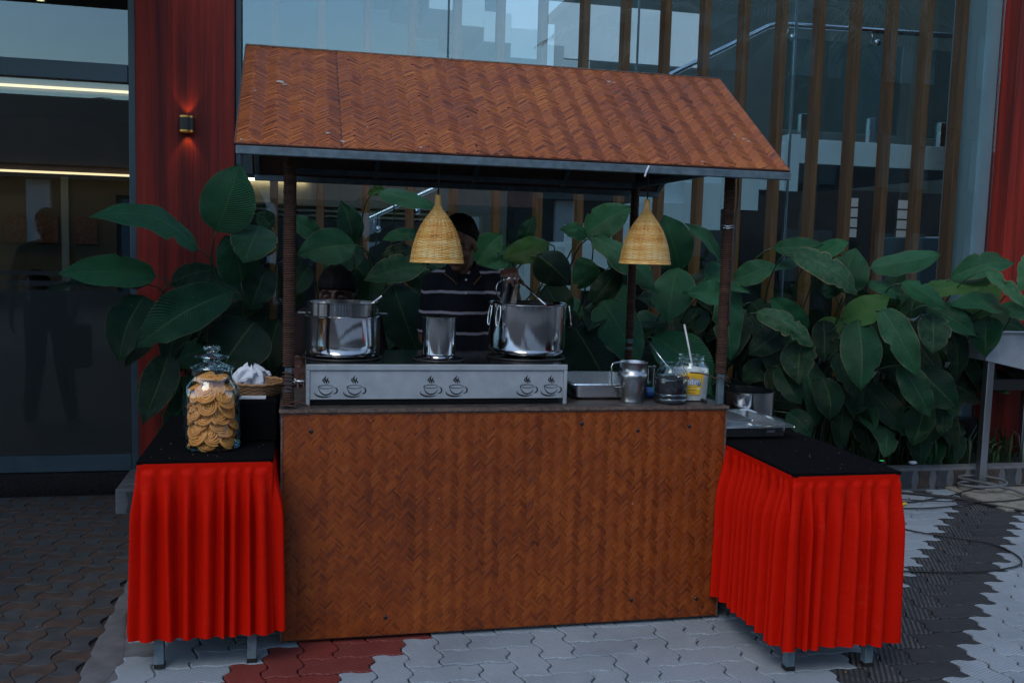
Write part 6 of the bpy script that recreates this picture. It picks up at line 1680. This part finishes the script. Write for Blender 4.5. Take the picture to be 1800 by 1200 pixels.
roots = {k: thing('broad_leaf_plant', v[2], 'plant', (v[0], v[1], 0.1), 0, 'large leaved plants in the planter') for k, v in CLUMP.items()}
sl_n = 0
def add_leaf(k, A, B, w, under, tone, dust):
    global sl_n
    sl_n += 1
    link('leaf', leaf_mesh(A, B, w, under, tone, dust, sl_n), roots[k])
    A = Vector(A); B = Vector(B); d = (A - B).normalized(); c = CLUMP[k]
    r = Vector((c[0] * 0.45 + A.x * 0.55 + ql.uniform(-0.10, 0.10), max(c[1] + ql.uniform(-0.10, 0.16), A.y + 0.03), 0.09))
    L = (A - r).length
    bend = d * min(0.22 * L, 0.22); bend.z = min(bend.z, 0.02)
    P = bez(A + (B - A) * 0.02, A + bend + Vector((0, 0, -0.02)), r + Vector((0, 0, L * 0.55)), r, 12)
    m = MB(); m.tube(P, [0.0035 + 0.005 * q / 12 for q in range(13)], 6); m.build('stem', MAT['stem'], roots[k])
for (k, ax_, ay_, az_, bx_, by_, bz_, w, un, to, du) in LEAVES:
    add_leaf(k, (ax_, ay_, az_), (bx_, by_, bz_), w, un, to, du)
for k, c in CLUMP.items():
    for i in range(26 if k != 'A' else 15):
        az = ql.uniform(0.45, 1.18) if i < 19 else ql.uniform(0.25, 0.6)
        A = Vector((c[0] + ql.uniform(-0.36, 0.36), ql.uniform(1.92, 2.32), az))
        dr_ = Vector((ql.uniform(-0.6, 0.6), ql.uniform(-0.5, -0.05), ql.uniform(-0.9, 0.35))).normalized()
        B = A + dr_ * ql.uniform(0.32, 0.52)
        if k == 'A': A.x = min(A.x, -0.2)
        add_leaf(k, A, B, ql.uniform(0.12, 0.18), 0, ql.uniform(0.0, 0.5), ql.uniform(0, 0.4))
# low narrow leaved growth and flowers at the kerb
m = MB(); qg = random.Random(31)
for i in range(900):
    x = qg.uniform(-0.75, 6.5); y = qg.uniform(2.0, 2.34); h = qg.uniform(0.10, 0.34) * (1.2 if 2.8 < x < 4.2 else 0.9)
    a = qg.uniform(0, 6.28); d = Vector((math.cos(a), math.sin(a) * 0.6, 0)); w = qg.uniform(0.006, 0.014); s = Vector((-d.y, d.x, 0)) * w
    p0 = Vector((x, y, 0.095)); lean = qg.uniform(0.1, 0.7) * h
    P = [p0, p0 + d * lean * 0.3 + Vector((0, 0, h * 0.6)), p0 + d * lean + Vector((0, 0, h * (0.95 - 0.2 * qg.random())))]
    n = len(m.v); m.t = qg.uniform(0.15, 0.75)
    m.v += [P[0] - s * 0.4, P[0] + s * 0.4, P[1] + s, P[1] - s, P[2]]
    m.face((n, n + 1, n + 2, n + 3), True); m.face((n + 3, n + 2, n + 4), True)
for (x, y, r_) in ((2.62, 0.02, 0.5), (1.98, -0.55, 1.2), (0.62, -0.30, 2.0), (-0.9, 0.3, 0.3), (3.3, 0.7, 2.5), (-1.2, 1.5, 1.0), (1.15, -0.40, 0.7)):
    l_ = MB(); l_.grid(lambda u, v: (x + (0.016 * (u - 0.5)) * math.cos(r_) - 0.007 * (v - 0.5) * math.sin(math.pi * u) * math.sin(r_), y + 0.016 * (u - 0.5) * math.sin(r_) + 0.007 * (v - 0.5) * math.sin(math.pi * u) * math.cos(r_), 0.004 + 0.003 * math.sin(u * 3)), 6, 2)
    tag(l_.build('dry_leaf', MAT['wicker']), 'tiny dry leaf scrap lying on the paving', 'leaf scrap', 'dry leaf scraps on the paving')
tag(m.build('ground_cover', m_tone('blade_green', [(0.0, (0.010, 0.024, 0.012)), (0.6, (0.028, 0.070, 0.020)), (1.0, (0.075, 0.14, 0.030))], 0.45, 0.5, 20, 0.3, 0.05)), 'narrow leaved green undergrowth along the planter kerb', 'undergrowth', kind='stuff')
for (x, y, z, n_, s_, lb) in ((3.222, 1.90, 0.50, 7, 1.0, 'bright orange flower standing over the black corner of the right table'), (3.02, 1.98, 0.56, 3, 0.8, 'slim orange bud left of the bright orange flower'), (3.10, 2.00, 0.53, 2, 0.7, 'tiny orange bud between the other flowers'), (3.70, 2.0, 0.44, 3, 0.8, 'dim orange flower half hidden under hanging leaves')):
    f = thing('flower', lb, 'flower', (x, y, 0.1))
    m = MB(); m.tube([(x + 0.02, y + 0.05, 0.09), (x + 0.01, y + 0.02, z * 0.6), (x, y, z)], 0.003, 5); m.build('stem', MAT['stem'], f)
    for i in range(n_):
        a = i / max(n_ - 1, 1) * math.pi * 0.9 + 0.15; d = Vector((math.cos(a) * 0.55, -0.25 + 0.3 * (i % 2), 0.75 + 0.35 * math.sin(a))).normalized(); L = 0.055 * s_ * (0.8 + 0.2 * (i % 3))
        b = Vector((x, y, z + 0.004 * i)); sd = d.cross(Vector((0, 1, 0.2))).normalized() * 0.0075 * s_
        m = MB(); m.v = [b, b + d * L * 0.45 + sd, b + d * L * 0.45 + Vector((0, -0.006, 0)), b + d * L * 0.45 - sd, b + d * L]
        for q in ((0, 1, 2), (0, 2, 3), (1, 4, 2), (2, 4, 3)): m.face(q, True)
        m.build('petal', MAT['orange'], f)
gl = thing('garden_light', 'small green garden spotlight hidden among the low leaves', 'garden light', (3.84, 2.06, 0.1))
m = MB(); m.lathe([(0.02, 0.10), (0.028, 0.12), (0.03, 0.15), (0.022, 0.151), (0.020, 0.13)], 16, (3.86, 2.06, 0)); m.build('housing', MAT['blackm'], gl)
m = MB(); m.lathe([(0.020, 0.146), (0.001, 0.147)], 14, (3.86, 2.06, 0)); m.build('lens', MAT['green_led'], gl)
ld = bpy.data.lights.new('garden_light_beam', 'SPOT'); ld.energy = 0.2; ld.color = (0.05, 1.0, 0.18); ld.spot_size = R(75); ld.shadow_soft_size = 0.01
lo = bpy.data.objects.new('garden_light_beam', ld); COL.objects.link(lo); lo.location = (3.86, 2.06, 0.155); lo.rotation_euler = Vector((0.15, 0.05, -1)).to_track_quat('Z', 'Y').to_euler(); lo.rotation_euler = Vector((0.1, 0.1, -1)).normalized().to_track_quat('Z', 'Y').to_euler()
lo.parent = gl; lo.matrix_parent_inverse = WORLD(gl).inverted()
m = MB(); m.ell((4.02, 1.955, 0.155), 0.03, 0.02, 0.012, 10); tag(m.build('litter_scrap', MAT['tissue']), 'pale scrap of litter lying on the planter kerb', 'litter')
